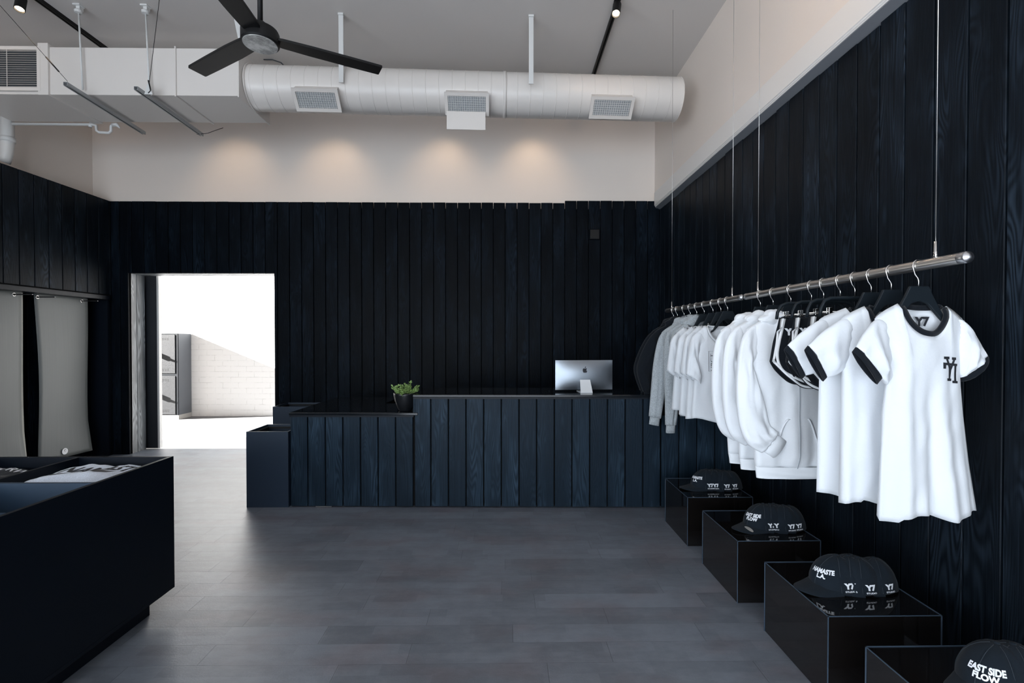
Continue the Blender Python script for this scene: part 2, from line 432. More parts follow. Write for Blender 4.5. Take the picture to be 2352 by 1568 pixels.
bm = bmesh.new(); box(bm, XL-.25, XL+.004, NY1, NY1+.028, .02, NZ-.056); box(bm, XL-.25, XL+.004, NY0, NY1+.028, 0, .02)
struct('trim_4', bm, M['laminate'])
# front wall with the shop window (behind the camera)
bm = bmesh.new(); A0, A1, W0, W1 = -4.95, 1.6, .08, 2.62
box(bm, XLW-.2, A0, YF-.2, YF, 0, ZC); box(bm, A1, XR+.3, YF-.2, YF, 0, ZC); box(bm, A0, A1, YF-.2, YF, W1, ZC); box(bm, A0, A1, YF-.2, YF, 0, W0)
struct('wall_front', bm, M['wall'])
bm = bmesh.new()
for k in range(5):
    xx = A0+(A1-A0)*k/4; box(bm, xx-.025, xx+.025, YF-.14, YF-.08, W0, W1)
box(bm, A0, A1, YF-.14, YF-.08, W0, W0+.05); box(bm, A0, A1, YF-.14, YF-.08, W1-.05, W1)
struct('window_1', bm, M['black_metal'])
bm = bmesh.new()
for k in range(3):
    yy = -4.12+3.04*k/2; box(bm, XLW-.14, XLW-.08, yy-.025, yy+.025, .1, 2.6)
box(bm, XLW-.14, XLW-.08, -4.15, -1.05, .1, .15); box(bm, XLW-.14, XLW-.08, -4.15, -1.05, 2.55, 2.6)
struct('added_side_window', bm, M['black_metal'])  # frame of the unseen side window, added along with its fill lamp
# outdoors through the doorway
struct('floor_outside', B(-14, 6, 6.30, 12, -.14, -.012), M['pave'])
struct('lightened_ground_strip', B(DX0-.9, DX1+1.2, 6.30, 7.05, -.13, -.006), M['lightened_strip'])  # added strip brightening the shaded ground, ends near the shade line
struct('wall_outside', B(-14, 3, 9.05, 9.3, -.1, 4.2), M['brick'])
struct('wall_outside_left', B(-7.9, XLW-.2, 6.0, 6.28, -.1, 4.3), M['wall'])
# door leaf
dl = struct('door_1', B(-5.40, -4.632, 6.315, 6.365, .006, 2.33), M['gunmetal'])
obj('door_edge_strip', B(-4.632, -4.606, 6.315, 6.365, .006, 2.33), M['white'], dl)
# ================================================================== LOCKER outside
ly0, ly1, lx0, lx1 = 8.68, 9.045, -6.44, -5.99
lk = thing('locker', 'tall grey two-tier metal locker against the white brick wall outside the doorway', 'locker', (lx0, ly0, 0))
LW, LD, LH = lx1-lx0, ly1-ly0, 1.565
bm = bmesh.new(); box(bm, 0, LW, .02, LD, .07, LH); obj('body', bm, M['locker_s'], lk, bevel=.002); bm = bmesh.new(); box(bm, 0, .035, 0, .02, .07, LH); box(bm, LW-.045, LW, 0, .02, .07, LH); box(bm, .035, LW-.045, 0, .02, LH-.02, LH); box(bm, .035, LW-.045, 0, .02, .79, .83)
obj('front_frame', bm, M['locker_shade'], lk, bevel=.002)
obj('base', B(.0, LW+.0, .005, LD, -.012, .07), M['locker_b'], lk)
for z0, z1 in ((.085, .785), (.835, LH-.025)):
    d = obj('door', B(.038, LW-.05, -.006, .014, z0, z1), M['locker'], lk, bevel=.002)
    for zz in (z0+.07, z1-.07):
        bm = bmesh.new()
        for i in range(3):
            for j in range(2): box(bm, .16+i*.045, .188+i*.045, -.0075, -.0055, zz+j*.025-.02, zz+j*.025-.012)
        obj('vent', bm, M['black_metal'], d)
    hz = (z0+z1)/2
    bm = bmesh.new(); box(bm, .06, .10, -.05, -.006, hz-.04, hz+.04); tube(bm, [(.08, -.05, hz), (.08, -.068, hz)], .022, 12)
    obj('lock', bm, M['black_metal'], d, bevel=.003)
# ================================================================== CEILING: ducts
dz0, dz1, dy0, dy1 = 3.632, 4.052, 4.27, 4.80
duct = thing('rectangular_air_duct', 'boxy white sheet-metal air duct on the left under the ceiling', 'air duct', (-2.4, (dy0+dy1)/2, dz0))
def rel(p): return duct.location
ox, oy, oz = duct.location
bm = bmesh.new(); box(bm, -4.93-ox, -2.385-ox, dy0-oy, dy1-oy, 0, dz1-oz)
obj('body', bm, M['duct'], duct, bevel=.004)
fx = UY(103, 150, dy0).x-ox
bm = bmesh.new(); box(bm, fx-.045, fx+.045, dy0-oy-.02, dy1-oy+.02, -.012, dz1-oz+.025)
obj('flange', bm, M['duct'], duct, bevel=.003)
sx = UY(404, 150, dy0).x-ox
bm = bmesh.new(); box(bm, sx-.006, sx+.006, dy0-oy-.012, dy1-oy+.01, -.014, dz1-oz+.012)
obj('seam_flange', bm, M['duct'], duct, bevel=.002)
bm = bmesh.new(); box(bm, -2.392-ox, -2.385-ox+.006, dy0-oy-.012, dy1-oy+.012, -.016, dz1-oz+.012)
obj('end_flange', bm, M['duct'], duct, bevel=.002)
# return grille
ga, gb = UY(-60, 112, dy0-.02).x-ox, UY(92, 112, dy0-.02).x-ox
zt, zb_ = UY(50, 106, dy0-.02).z-oz, UY(50, 208, dy0-.02).z-oz
gr = obj('return_grille', bmesh.new(), M['duct'], duct)
bm = bmesh.new(); f_ = .03; yy0, yy1 = dy0-oy-.022, dy0-oy-.001
box(bm, ga, gb, yy0, yy1, zt-f_, zt); box(bm, ga, gb, yy0, yy1, zb_, zb_+f_); box(bm, ga, ga+f_, yy0, yy1, zb_+f_, zt-f_); box(bm, gb-f_, gb, yy0, yy1, zb_+f_, zt-f_)
bm.to_mesh(gr.data); bm.free()
bm = bmesh.new(); n = 17
for k in range(n):
    z = zb_+f_+(zt-zb_-2*f_)*(k+.5)/n
    prism(bm, [(yy1-.002, z+.006), (yy0+.003, z-.004), (yy0+.003, z-.006), (yy1-.002, z+.004)], 'x', ga+f_, gb-f_)
mx = UY(21, 150, dy0).x-ox; box(bm, mx-.002, mx+.002, yy0+.001, yy0+.004, zb_+f_, zt-f_)
obj('slats', bm, M['duct'], gr)
obj('recess', B(ga+f_, gb-f_, yy1-.002, yy1, zb_+f_, zt-f_), M['grille_back'], gr)
# round spiral duct
P0 = Vector((-2.383, 4.515, 3.828)); P1 = Vector((1.695, 4.67, 3.828)); RD = .199
rd = thing('round_spiral_duct', 'long round white spiral duct running across under the ceiling', 'air duct', P0)
ax = (P1-P0); LD_ = ax.length; axn = ax.normalized(); rz_d = math.atan2(axn.y, axn.x)
rd.rotation_euler = (0, 0, rz_d)
bm = bmesh.new(); prof = [(0, 0), (RD+.012, 0), (RD+.012, .012), (RD, .014)]
k = 0; xx = .05
while xx < LD_-.05:
    prof += [(RD, xx-.004), (RD+.0022, xx-.002), (RD+.0022, xx+.002), (RD, xx+.004)]; xx += .122
prof += [(RD, LD_-.012), (RD+.004, LD_-.01), (RD+.004, LD_), (0, LD_)]
lathe(bm, prof, 64, 'x')
obj('tube', bm, M['duct'], rd, smooth=True)
rd.children[0].data.set_sharp_from_angle(angle=math.radians(14))
bm = bmesh.new(); lathe(bm, [(RD, .0), (RD+.006, .0), (RD+.006, .03), (RD, .03)], 64, 'x', (2.36, 0, 0)); 
obj('coupling_band', bm, M['duct'], rd, smooth=True)
for i, pxc in enumerate((728, 1070, 1408)):
    Y = 4.37; c = UY(pxc, 236, Y)
    # transform into duct local frame
    off = Matrix.Rotation(-rz_d, 3, 'Z') @ (Vector((c.x, P0.y+(c.x-P0.x)*axn.y/axn.x, P0.z))-P0)
    lx_ = off.x
    e = bmesh.new(); hw, hh, t = .205, .100, .10; d0, d1 = RD-.05, RD+.062
    # local box in tilted frame: n = outward (down-forward 45 deg), u = up-forward
    nrm = Vector((0, -math.cos(PI/4), -math.sin(PI/4))); up = Vector((0, -math.sin(PI/4), math.cos(PI/4)))
    def TB(bm, x0, x1, u0, u1, n0, n1):
        v = [bm.verts.new(Vector((lx_+x, 0, 0))+up*u+nrm*n_) for x in (x0, x1) for u in (u0, u1) for n_ in (n0, n1)]
        for f in ((0, 1, 3, 2), (4, 6, 7, 5), (0, 4, 5, 1), (2, 3, 7, 6), (0, 2, 6, 4), (1, 5, 7, 3)): bm.faces.new([v[q] for q in f])
    TB(e, -hw+.012, hw-.012, -hh+.012, hh-.012, d0, d1)
    reg = obj('supply_register', e, M['duct'], rd, label=None)
    e = bmesh.new(); r = .03
    TB(e, -hw, hw, hh-r, hh, d1, d1+.012); TB(e, -hw, hw, -hh, -hh+r, d1, d1+.012); TB(e, -hw, -hw+r, -hh+r, hh-r, d1, d1+.012); TB(e, hw-r, hw, -hh+r, hh-r, d1, d1+.012)
    obj('frame', e, M['duct'], reg)
    e = bmesh.new(); nb = 17
    for q in range(nb):
        xx = -hw+r+(2*hw-2*r)*(q+.5)/nb; TB(e, xx-.0015, xx+.0015, -hh+r, hh-r, d1+.001, d1+.010)
    for q in range(7):
        uu = -hh+r+(2*hh-2*r)*(q+.5)/7; TB(e, -hw+r, hw-r, uu-.0012, uu+.0012, d1+.0005, d1+.005)
    obj('louvres', e, M['white'], reg)
    e = bmesh.new(); TB(e, -hw+r, hw-r, -hh+r, hh-r, d1+.0001, d1+.0006); obj('recess', e, M['grille_lite'], reg)
    if i == 1:
        e = bmesh.new(); a_ = UY(1026, 266, 4.40); b_ = UY(1115, 297, 4.40)
        La = Matrix.Rotation(-rz_d, 3, 'Z') @ (a_-P0); Lb = Matrix.Rotation(-rz_d, 3, 'Z') @ (b_-P0)
        box(e, La.x, Lb.x, La.y, La.y+.006, Lb.z, La.z+.045); obj('deflector_plate', e, M['duct'], rd)
# straps & rods holding the ducts
for i, (px, lab) in enumerate(((783, 'white perforated hanger strap holding the round duct, just right of the fan blade tip'), (1220, 'white perforated hanger strap holding the round duct, left of the right light track'), (540, 'white hanger strap partly behind the fan hub'))):
    Y = 4.31; t = UY(px, 37, Y)
    s = thing('duct_hanger_strap', lab, 'duct strap', (t.x, Y, ZC), 0, 'straps holding the ducts')
    bm = bmesh.new()
    lean = .06 if px == 540 else 0
    prism(bm, [(-.021, 0), (.021, 0), (.021+lean, -.62 if px != 540 else -.30), (-.021+lean, -.62 if px != 540 else -.30)], 'y', -.003, .003)
    obj('strap', bm, M['white'], s)
    obj('ceiling_clip', B(-.024, .024, -.012, .02, -.018, 0), M['white'], s)
ch_z = 3.60
for i, (px, lab) in enumerate(((180, 'thin white threaded rod from the ceiling to the rectangular duct, nearest the return grille'), (334, 'thin white threaded rod from the ceiling to the rectangular duct, above the right channel'))):
    Y = 4.235; t = UY(px, 37, 4.235)
    s = thing('threaded_rod', lab, 'rod', (t.x, Y, ZC), 0, 'rods holding the rectangular duct')
    bm = bmesh.new(); tube(bm, [(0, 0, 0), (.03, 0, -.74 if i == 0 else -.78)], .007, 10); obj('rod', bm, M['white'], s, smooth=True)
    bm = bmesh.new(); box(bm, -.03, .03, -.025, .03, -.012, 0); box(bm, -.012, .02, -.01, .03, -.05, -.012); lathe(bm, [(0, -.075), (.028, -.07), (.03, -.05), (.02, -.04), (0, -.04)], 16)
    obj('ceiling_anchor', bm, M['white'], s)
# strut channels slung below the duct
def channel(pa, pb, name, lab, grp):
    L = (pb-pa).length; s = thing(name, lab, 'channel', pa, 0, grp)
    s.rotation_euler = (pb-pa).to_track_quat('X', 'Z').to_euler()
    bm = bmesh.new(); box(bm, 0, L, -.016, -.014, 0, .03); box(bm, 0, L, .014, .016, 0, .03); box(bm, 0, L, -.016, .016, .028, .03); box(bm, 0, L, -.016, -.007, 0, .002); box(bm, 0, L, .007, .016, 0, .002)
    obj('channel', bm, M['galv'], s)
    bm = bmesh.new(); box(bm, .05, L-.05, -.006, .006, .004, .008); obj('slot_shadow_insert', bm, M['black_metal'], s)
    return s
zc = 3.575
c1a, c1b = UZ(150, 196, zc), UZ(331, 309, zc); c2a, c2b = UZ(312, 206, zc), UZ(464, 313, zc)
ch1 = channel(c1a, c1b, 'strut_channel', 'left of the two slotted metal strut channels under the rectangular duct', 'strut channels under the duct')
ch2 = channel(c2a, c2b, 'strut_channel', 'right of the two slotted metal strut channels under the rectangular duct', 'strut channels under the duct')
def cable(name, lab, pts, r=.0022, mat='black_metal', cat='cable', grp=None):
    p0 = Vector(pts[0]); s = thing(name, lab, cat, p0, 0, grp)
    bm = bmesh.new(); tube(bm, [Vector(p)-p0 for p in pts], r, 8); obj('wire', bm, M[mat], s, smooth=True); return s
top1 = UZ(-20, -10, ZC)
s = cable('suspension_cable', 'dark cable slanting down from the upper left to the left strut channel', [top1, c1a+Vector((0, .02, .045))])
d = (Vector(c1a)+Vector((0, .02, .045))-top1).normalized(); bm = bmesh.new(); e_ = Vector(c1a)+Vector((0, .02, .045))-top1; tube(bm, [e_-d*.30, e_-d*.12], .006, 8); obj('turnbuckle', bm, M['black_metal'], s, smooth=True)
p2 = UZ(343, 218, zc)
top2 = UY(332, 0, 4.15); top2 = Vector((UZ(331, -60, ZC).x, 4.05, ZC))
s = cable('suspension_cable', 'dark cable dropping to the bracket on the right strut channel', [top2, p2+Vector((0, 0, .10)), p2+Vector((.0, 0, .05))])
bm = bmesh.new(); q = p2-top2; prism(bm, [(q.x-.035, q.z+.0), (q.x+.035, q.z+.0), (q.x+.008, q.z+.09), (q.x-.008, q.z+.09)], 'y', q.y-.012, q.y-.006); obj('bracket', bm, M['white'], s)
bm = bmesh.new(); q = p2-top2+Vector((.0, -.01, .12)); tube(bm, [q, q+Vector((.012, 0, -.05)), q+Vector((.02, 0, -.09)), q+Vector((.0, 0, -.11))], .006, 8); obj('clamp', bm, M['black_metal'], s)
pe = c2b+Vector((-.02, -.05, .0)); s = cable('suspension_cable', 'short cable stub tied to the far end of the right strut channel', [pe, pe+Vector((.10, .02, .02)), pe+Vector((.16, .03, .05)), pe+Vector((.24, .05, .09))], .003)
# conduit and big pipe at far left
Yp = 4.84
pts = [UY(x_, y_, Yp) for x_, y_ in ((-60, 284), (214, 286), (221, 289), (222, 300), (228, 304), (250, 305), (255, 301), (255, 290), (258, 287))]
cd = thing('conduit_pipe', 'thin white conduit with a U-bend at its end, below the rectangular duct', 'pipe', pts[0])
bm = bmesh.new(); tube(bm, [p-pts[0] for p in pts], .013, 12); obj('pipe', bm, M['white'], cd, smooth=True)
bm = bmesh.new(); q = UY(207, 281, Yp)-pts[0]; tube(bm, [q+Vector((0, .02, .03)), q+Vector((0, 0, -.045))], .016, 10); obj('tee_fitting', bm, M['white'], cd, smooth=True); bm = bmesh.new(); q = pts[-1]-pts[0]
tube(bm, [q, q+Vector((.045, 0, .004)), q+Vector((.075, 0, -.03))], [.018, .02, .006], 10); obj('fitting', bm, M['white'], cd, smooth=True)
Yq = 4.84
pts = [UY(x_, y_, Yq) for x_, y_ in ((17, 230), (17, 330), (15, 350), (12, 362), (8, 372))]
bp = thing('drain_pipe', 'thick white vertical pipe bending left above the far-left planks', 'pipe', pts[0])
bm = bmesh.new(); tube(bm, [p-pts[0] for p in pts], .052, 20); obj('pipe', bm, M['white'], bp, smooth=True)
bm = bmesh.new(); q = Vector((.0, 0, -.5)); tube(bm, [Vector((0, 0, -.37)), Vector((0, 0, -.42))], .058, 20); obj('collar', bm, M['white'], bp, smooth=True)
cw = thing('coiled_wire', 'small curly grey wire on the ceiling behind the fan hub', 'wire', UZ(632, 137, ZC-.01))
bm = bmesh.new(); tube(bm, [(-.12, 0, 0), (-.03, 0, 0), (.0, 0, -.01), (.06, 0, -.03), (.12, 0, -.09), (.14, 0, -.13)], .006, 8); obj('wire', bm, M['grille_back'], cw, smooth=True)
# ------------------------------------------------------------------ light tracks and spotlights
def track(x0, y0, y1, lab, ax_='y'):
    t = thing('light_track', lab, 'light track', (x0, y0, ZC))
    if ax_ == 'x': t.rotation_euler = (0, 0, -PI/2)
    bm = bmesh.new(); L = y1-y0; box(bm, -.018, -.006, 0, L, -.034, 0); box(bm, .006, .018, 0, L, -.034, 0); box(bm, -.006, .006, 0, L, -.012, 0)
    obj('rail', bm, M['black_metal'], t)
    obj('end_cap', B(-.02, .02, L, L+.012, -.036, 0), M['black_metal'], t); return t
track(-4.03, -.6, 5.35, 'black ceiling light track on the left, ending behind the rectangular duct')
track(.975, -.6, 5.45, 'black ceiling light track on the right, ending behind the round duct')
def spot(loc, tgt, lab, power, size=50, on=True, blend=.8, col=(1., .72, .48), grp=None):
    s = thing('track_spotlight', lab, 'spotlight', (loc[0], loc[1], ZC-.034), 0, grp)
    c = Vector(loc)-Vector((loc[0], loc[1], ZC-.034))
    bm = bmesh.new(); box(bm, -.016, .016, -.04, .04, -.022, 0); tube(bm, [(0, 0, -.02), c+Vector((0, 0, .02))], .008, 10); obj('adapter_arm', bm, M['black_metal'], s)
    d = (Vector(tgt)-Vector(loc)).normalized(); q = d.to_track_quat('-Z', 'Y').to_matrix().to_4x4(); q.translation = c
    bm = bmesh.new(); lathe(bm, [(0, .075), (.030, .073), (.036, .066), (.036, -.060), (.032, -.062), (.030, -.045), (0, -.044)], 28); bm.transform(q)
    obj('lamp_housing', bm, M['black_metal'], s, smooth=True); s.children[-1].data.set_sharp_from_angle(angle=math.radians(40))
    bm = bmesh.new(); lathe(bm, [(0, -.046), (.029, -.046), (.029, -.043)], 24); bm.transform(q); obj('lens', bm, M['lamp'], s)
    l = light('lamp', 'SPOT', Vector(loc)+d*.07, power, col, spot_size=math.radians(size), spot_blend=1.0, shadow_soft_size=.03)
    l.rotation_euler = d.to_track_quat('-Z', 'Y').to_euler()
    l.parent = s; l.location = c+d*.07
    return s
spot(UZ(1416, 22, ZC-.13), (.35, 2.6, 1.2), 'lit black spotlight on the right ceiling track near the top edge', 30, 75)
spot(UZ(47, 10, ZC-.13), (-3.5, 3.0, 1.2), 'lit black spotlight in the upper left corner by the left ceiling track', 30, 75)
for px, zz, p, wh in ((545, 3.3, 12, 'nearest the left wall'), (770, 3.3, 14, 'second from the left wall'), (1022, 3.35, 12, 'third from the left wall'), (1222, 3.35, 14, 'nearest the right wall')):
    t = UY(px, 400, 6.05)
    spot((t.x, 5.35, ZC-.14), (t.x, 6.05, zz), 'black wall-washing spotlight behind the round duct, '+wh, p, 84, grp='wall-washing spotlights behind the duct')
tb = track(-3.2, 0, 4.6, 'black cross track behind the round duct', 'x'); tb.location = (-3.85, 5.35, ZC)
spot((.975, 1.6, ZC-.13), (1.9, 2.7, 3.75), 'black spotlight on the right track above the clothing rails', 38, 80)
spot((.975, 2.7, ZC-.13), (.93, 4.47, 3.98), 'black spotlight on the right track aimed at the round duct', 16, 40)
spot((-4.03, 2.6, ZC-.13), (-4.7, 4.27, 3.95), 'black spotlight on the left track aimed at the return grille', 16, 50)
spot((.975, -.2, ZC-.13), (1.9, .9, 3.6), 'black spotlight on the right track nearest the shop window', 32, 80)
# ------------------------------------------------------------------ ceiling fan
hz = 3.37; hub = UZ(598, 103, hz-.045)
fan = thing('ceiling_fan', 'black three-blade ceiling fan with a pale round hub disc', 'ceiling fan', (hub.x, hub.y, hz))
bm = bmesh.new(); tube(bm, [(0, 0, .07), (0, 0, ZC-hz)], .0155, 16); obj('downrod', bm, M['black_metal'], fan, smooth=True)
bm = bmesh.new(); lathe(bm, [(0, ZC-hz), (.06, ZC-hz), (.06, ZC-hz-.03), (.02, ZC-hz-.06), (0, ZC-hz-.06)], 28); obj('canopy', bm, M['black_metal'], fan, smooth=True)
bm = bmesh.new(); lathe(bm, [(0, .10), (.032, .095), (.05, .075), (.06, .055), (.105, .045), (.112, .03), (.112, -.035), (.106, -.042), (0, -.042)], 48); obj('motor_housing', bm, M['black_metal'], fan, smooth=True)
fan.children[-1].data.set_sharp_from_angle(angle=math.radians(35))
m = new_mat('brushed_pale_disc', (.42, .42, .41), .5, metal=.3); g = G(m); co = g.n('TexCoord', out=3); nn = g.noise(co, 14., 5, .7)
g.set('Base Color', g.mix(g.ramp(nn, .35, .65), (.24, .24, .235), (.55, .55, .54)))
bm = bmesh.new(); lathe(bm, [(0, -.047), (.100, -.047), (.101, -.041), (0, -.041)], 48); obj('hub_disc', bm, m, fan)
for ang in (27.7, 149.4, 271.0):
    a = math.radians(ang); bm = bmesh.new(); W = .062; tw = math.radians(4)
    secs = []
    for r_, w_, tt in ((.085, .045, tw*1.5), (.13, .055, tw*1.4), (.30, W, tw*1.2), (.55, W, tw), (.745, W*.97, tw*.9), (.755, W*.9, tw*.9)):
        secs.append([bm.verts.new(Matrix.Rotation(a, 3, 'Z') @ Vector((r_, s_*w_*math.cos(tt), h_+s_*w_*math.sin(tt)))) for s_, h_ in ((-1, -.008), (1, -.008), (1, .008), (-1, .008))])
    for A_, C_ in zip(secs, secs[1:]):
        for q in range(4): bm.faces.new((A_[q], A_[(q+1) % 4], C_[(q+1) % 4], C_[q]))
    bm.faces.new(secs[0]); bm.faces.new(secs[-1]); obj('blade', bm, M['black_metal'], fan, bevel=.002)
# ================================================================== COUNTER
Yc = 4.057; cz, lz = .977, .822; cxl, cxs, cxr = -1.863, -.742, 1.33
ct = thing('service_counter', 'long black plank-clad service counter with a low left end', 'counter', (0, Yc-.015, 0), math.radians(-1.2))
def pl_run(x0, x1, z1, name):
    bm = bmesh.new(); p = .1522; x = cxl+.006
    while x < x1-.03:
        if x+p-.010 > x0+.02: plank(bm, max(x, x0), min(x+p-.010, x1), 0, .02, .012, z1, 'x', 1)
        x += p
    return obj(name, bm, M['wood_c'], ct)
x_ = cxs-.1535*0.26
pl_run(cxl+.006, cxs-.045, lz-.026, 'low_front_planks')
pl_run(cxs-.04, cxr, cz-.026, 'high_front_planks')
bm = bmesh.new(); box(bm, cxl+.01, cxs-.03, .02, .06, .02, lz-.03); box(bm, cxs-.03, cxr, .02, .06, .02, cz-.03)
box(bm, cxl+.01, cxl+.05, .02, 1.07, .02, lz-.03); box(bm, cxl+.01, -1.21, 1.04, 1.08, .02, lz-.03); box(bm, -1.23, -1.21, .60, 1.06, .02, lz-.03); box(bm, -1.21, cxs, .57, .60, .02, lz-.03)
box(bm, cxs-.03, cxs, .02, .56, .02, cz-.03); box(bm, cxr-.03, cxr, .02, .56, .02, cz-.03); box(bm, cxs, cxr, .53, .56, .02, cz-.03)
obj('carcass', bm, M['backing'], ct)
bm = bmesh.new()
for k in range(7): plank(bm, .003+k*.153, .003+k*.153+.145, cxl+.004, cxl+.02, .012, lz-.026, 'y', 1)
obj('end_planks', bm, M['wood_c'], ct)
bm = bmesh.new()
prism(bm, [(cxl-.004, -.012), (cxs-.012, -.012), (cxs-.012, .59), (-1.196, .59), (-1.196, 1.083), (cxl-.004, 1.083)], 'z', lz-.022, lz)
obj('low_counter_top', bm, M['top_black'], ct, bevel=.003)
obj('high_counter_top', B(cxs-.055, cxr+.005, -.012, .60, cz-.020, cz), M['top_black'], ct, bevel=.003)
obj('front_edge_trim', B(cxs-.052, cxr, -.009, .0, cz-.036, cz-.021), M['laminate'], ct)
obj('low_edge_trim', B(cxl, cxs-.05, -.009, .0, lz-.038, lz-.023), M['laminate'], ct)
obj('step_panel', B(cxs-.052, cxs-.040, -.006, .58, lz+.001, cz-.021), M['wood_c'], ct)
bm = bmesh.new(); box(bm, cxl+.22, cxl+.36, -.002, .02, .004, .010); obj('base_batten', bm, M['steel'], ct)
gt = thing('counter_gate', 'lower black plank gate between the counter and the right wall', 'gate', (cxr+.012, Yc-.045, 0), math.radians(-1.2))
bm = bmesh.new(); x = .0
while x < XR-cxr-.06:
    plank(bm, x, min(x+.1435, XR-cxr-.035), 0, .02, .012, .80, 'x', 1); x += .1535
obj('planks', bm, M['wood_c'], gt)
obj('frame', B(0, XR-cxr-.045, .02, .05, .012, .79), M['backing'], gt)
# bins
def bin_(x, y, w_, d_, h, lab):
    b = thing('storage_bin', lab, 'bin', (x, y, 0)); t = .012
    bm = bmesh.new(); box(bm, 0, w_, 0, t, 0, h); box(bm, 0, w_, d_-t, d_, 0, h); box(bm, 0, t, t, d_-t, 0, h); box(bm, w_-t, w_, t, d_-t, 0, h)
    obj('walls', bm, M['binm'], b, bevel=.0015); obj('bottom', B(t, w_-t, t, d_-t, 0, .02), M['binm'], b)
    bm = bmesh.new(); box(bm, t, w_-t, t, t+.02, h-.035, h-.02); box(bm, t, w_-t, d_-t-.02, d_-t, h-.035, h-.02); box(bm, t, t+.02, t+.02, d_-t-.02, h-.035, h-.02); box(bm, w_-t-.02, w_-t, t+.02, d_-t-.02, h-.035, h-.02)
    obj('inner_lip', bm, M['black_metal'], b); return b
bin_(-2.239, 4.08, .36, .36, .657, 'open black box bin against the left end of the counter')
bin_(-2.758, 5.60, .43, .38, .657, 'open black box bin by the back wall, right of the doorway')
# computer
cy = Yc+.22; pc0, pc1 = UY(1271, 900, cy), UY(1411, 900, cy)
cxm = (pc0.x+pc1.x)/2; pcw = .528
pc = thing('desktop_computer', 'silver all-in-one desktop computer seen from behind, on the high counter', 'computer', (cxm, cy, cz), math.radians(4))
ph = (UY(1340, 827, cy).z-cz); hw = pcw/2
bm = bmesh.new(); NX, NZ_ = 24, 16; z0 = .018; rows = []
def pcs(i, j, front):
    u = -1+2*i/NX; v = -1+2*j/NZ_
    bulge = .038*(1-abs(u)**2.4)*(1-abs(v)**2.4)+.004
    return (u*hw, (-bulge if front else .006), z0+(v+1)/2*(ph-z0))
for side in (True, False):
    rows = [[bm.verts.new(pcs(i, j, side)) for i in range(NX+1)] for j in range(NZ_+1)]
    for j in range(NZ_):
        for i in range(NX): bm.faces.new((rows[j][i], rows[j][i+1], rows[j+1][i+1], rows[j+1][i]))
    if side: fr = rows
brd = lambda R: [R[0][i] for i in range(NX+1)]+[R[j][NX] for j in range(1, NZ_+1)]+[R[NZ_][i] for i in range(NX-1, -1, -1)]+[R[j][0] for j in range(NZ_-1, 0, -1)]
a_, b_ = brd(fr), brd(rows)
for i in range(len(a_)): bm.faces.new((a_[i], a_[(i+1) % len(a_)], b_[(i+1) % len(a_)], b_[i]))
obj('housing', bm, M['alu'], pc, smooth=True); pc.children[-1].data.set_sharp_from_angle(angle=math.radians(50))
obj('screen', B(-hw+.005, hw-.005, .0062, .009, z0+.01, ph-.005), M['gloss_black'], pc)
bm = bmesh.new(); w1, w2 = .046, .054
v = []
for (ww, y_, z_) in ((w1, -.046, .112), (w2, -.105, .006), (w2, -.105, 0), (w2, .06, 0), (w2, .06, .006), (w2*.98, -.093, .006), (w1, -.036, .112)):
    v.append((bm.verts.new((-ww, y_, z_)), bm.verts.new((ww, y_, z_))))
for i in range(len(v)): a, b = v[i], v[(i+1) % len(v)]; bm.faces.new((a[0], a[1], b[1], b[0]))
bm.faces.new([p[0] for p in v]); bm.faces.new([p[1] for p in v][::-1])
obj('stand', bm, M['alu_white'], pc)
# fruit logo
def fruit():
    P = []
    base = [(0, .40), (.10, .46), (.24, .50), (.38, .46), (.47, .36), (.38, .27), (.34, .13), (.36, -.01), (.43, -.10), (.50, -.15), (.44, -.32), (.34, -.46), (.22, -.53), (.12, -.50), (0, -.46), (-.12, -.50), (-.22, -.53), (-.36, -.44), (-.47, -.24), (-.51, 0), (-.49, .22), (-.40, .40), (-.25, .49), (-.10, .46)]
    return base
def smooth_poly(b, n=4):
    out = []; N = len(b)
    for i in range(N):
        p0, p1, p2, p3 = [Vector(b[(i+k-1) % N]) for k in range(4)]
        for q in range(n):
            t = q/n
            out.append(tuple(.5*((2*p1)+(-p0+p2)*t+(2*p0-5*p1+4*p2-p3)*t*t+(-p0+3*p1-3*p2+p3)*t**3)))
    return out
lz_ = z0+(ph-z0)*.66; ls = .040
def pcy(x, z):
    u = x/hw; v = (z-z0)/(ph-z0)*2-1
    return -(.038*(1-abs(u)**2.4)*(1-abs(v)**2.4)+.004)
def cap_(pts): 
    bm = bmesh.new(); vs = [bm.verts.new((x*ls, pcy(x*ls, lz_+z*ls)-.0012, lz_+z*ls)) for x, z in pts]; bm.faces.new(vs); bmesh.ops.triangulate(bm, faces=bm.faces); return bm
bm = cap_([(-x, z) for x, z in smooth_poly(fruit())][::-1]) if False else cap_(smooth_poly(fruit()))
leaf = [(.0, .55), (.02, .72), (.14, .84), (.26, .87), (.24, .70), (.14, .60)]
bm2 = cap_(smooth_poly(leaf)); me = bpy.data.meshes.new('x'); bm2.to_mesh(me); bm.from_mesh(me); bm2.free()
obj('fruit_logo', bm, M['print'], pc)
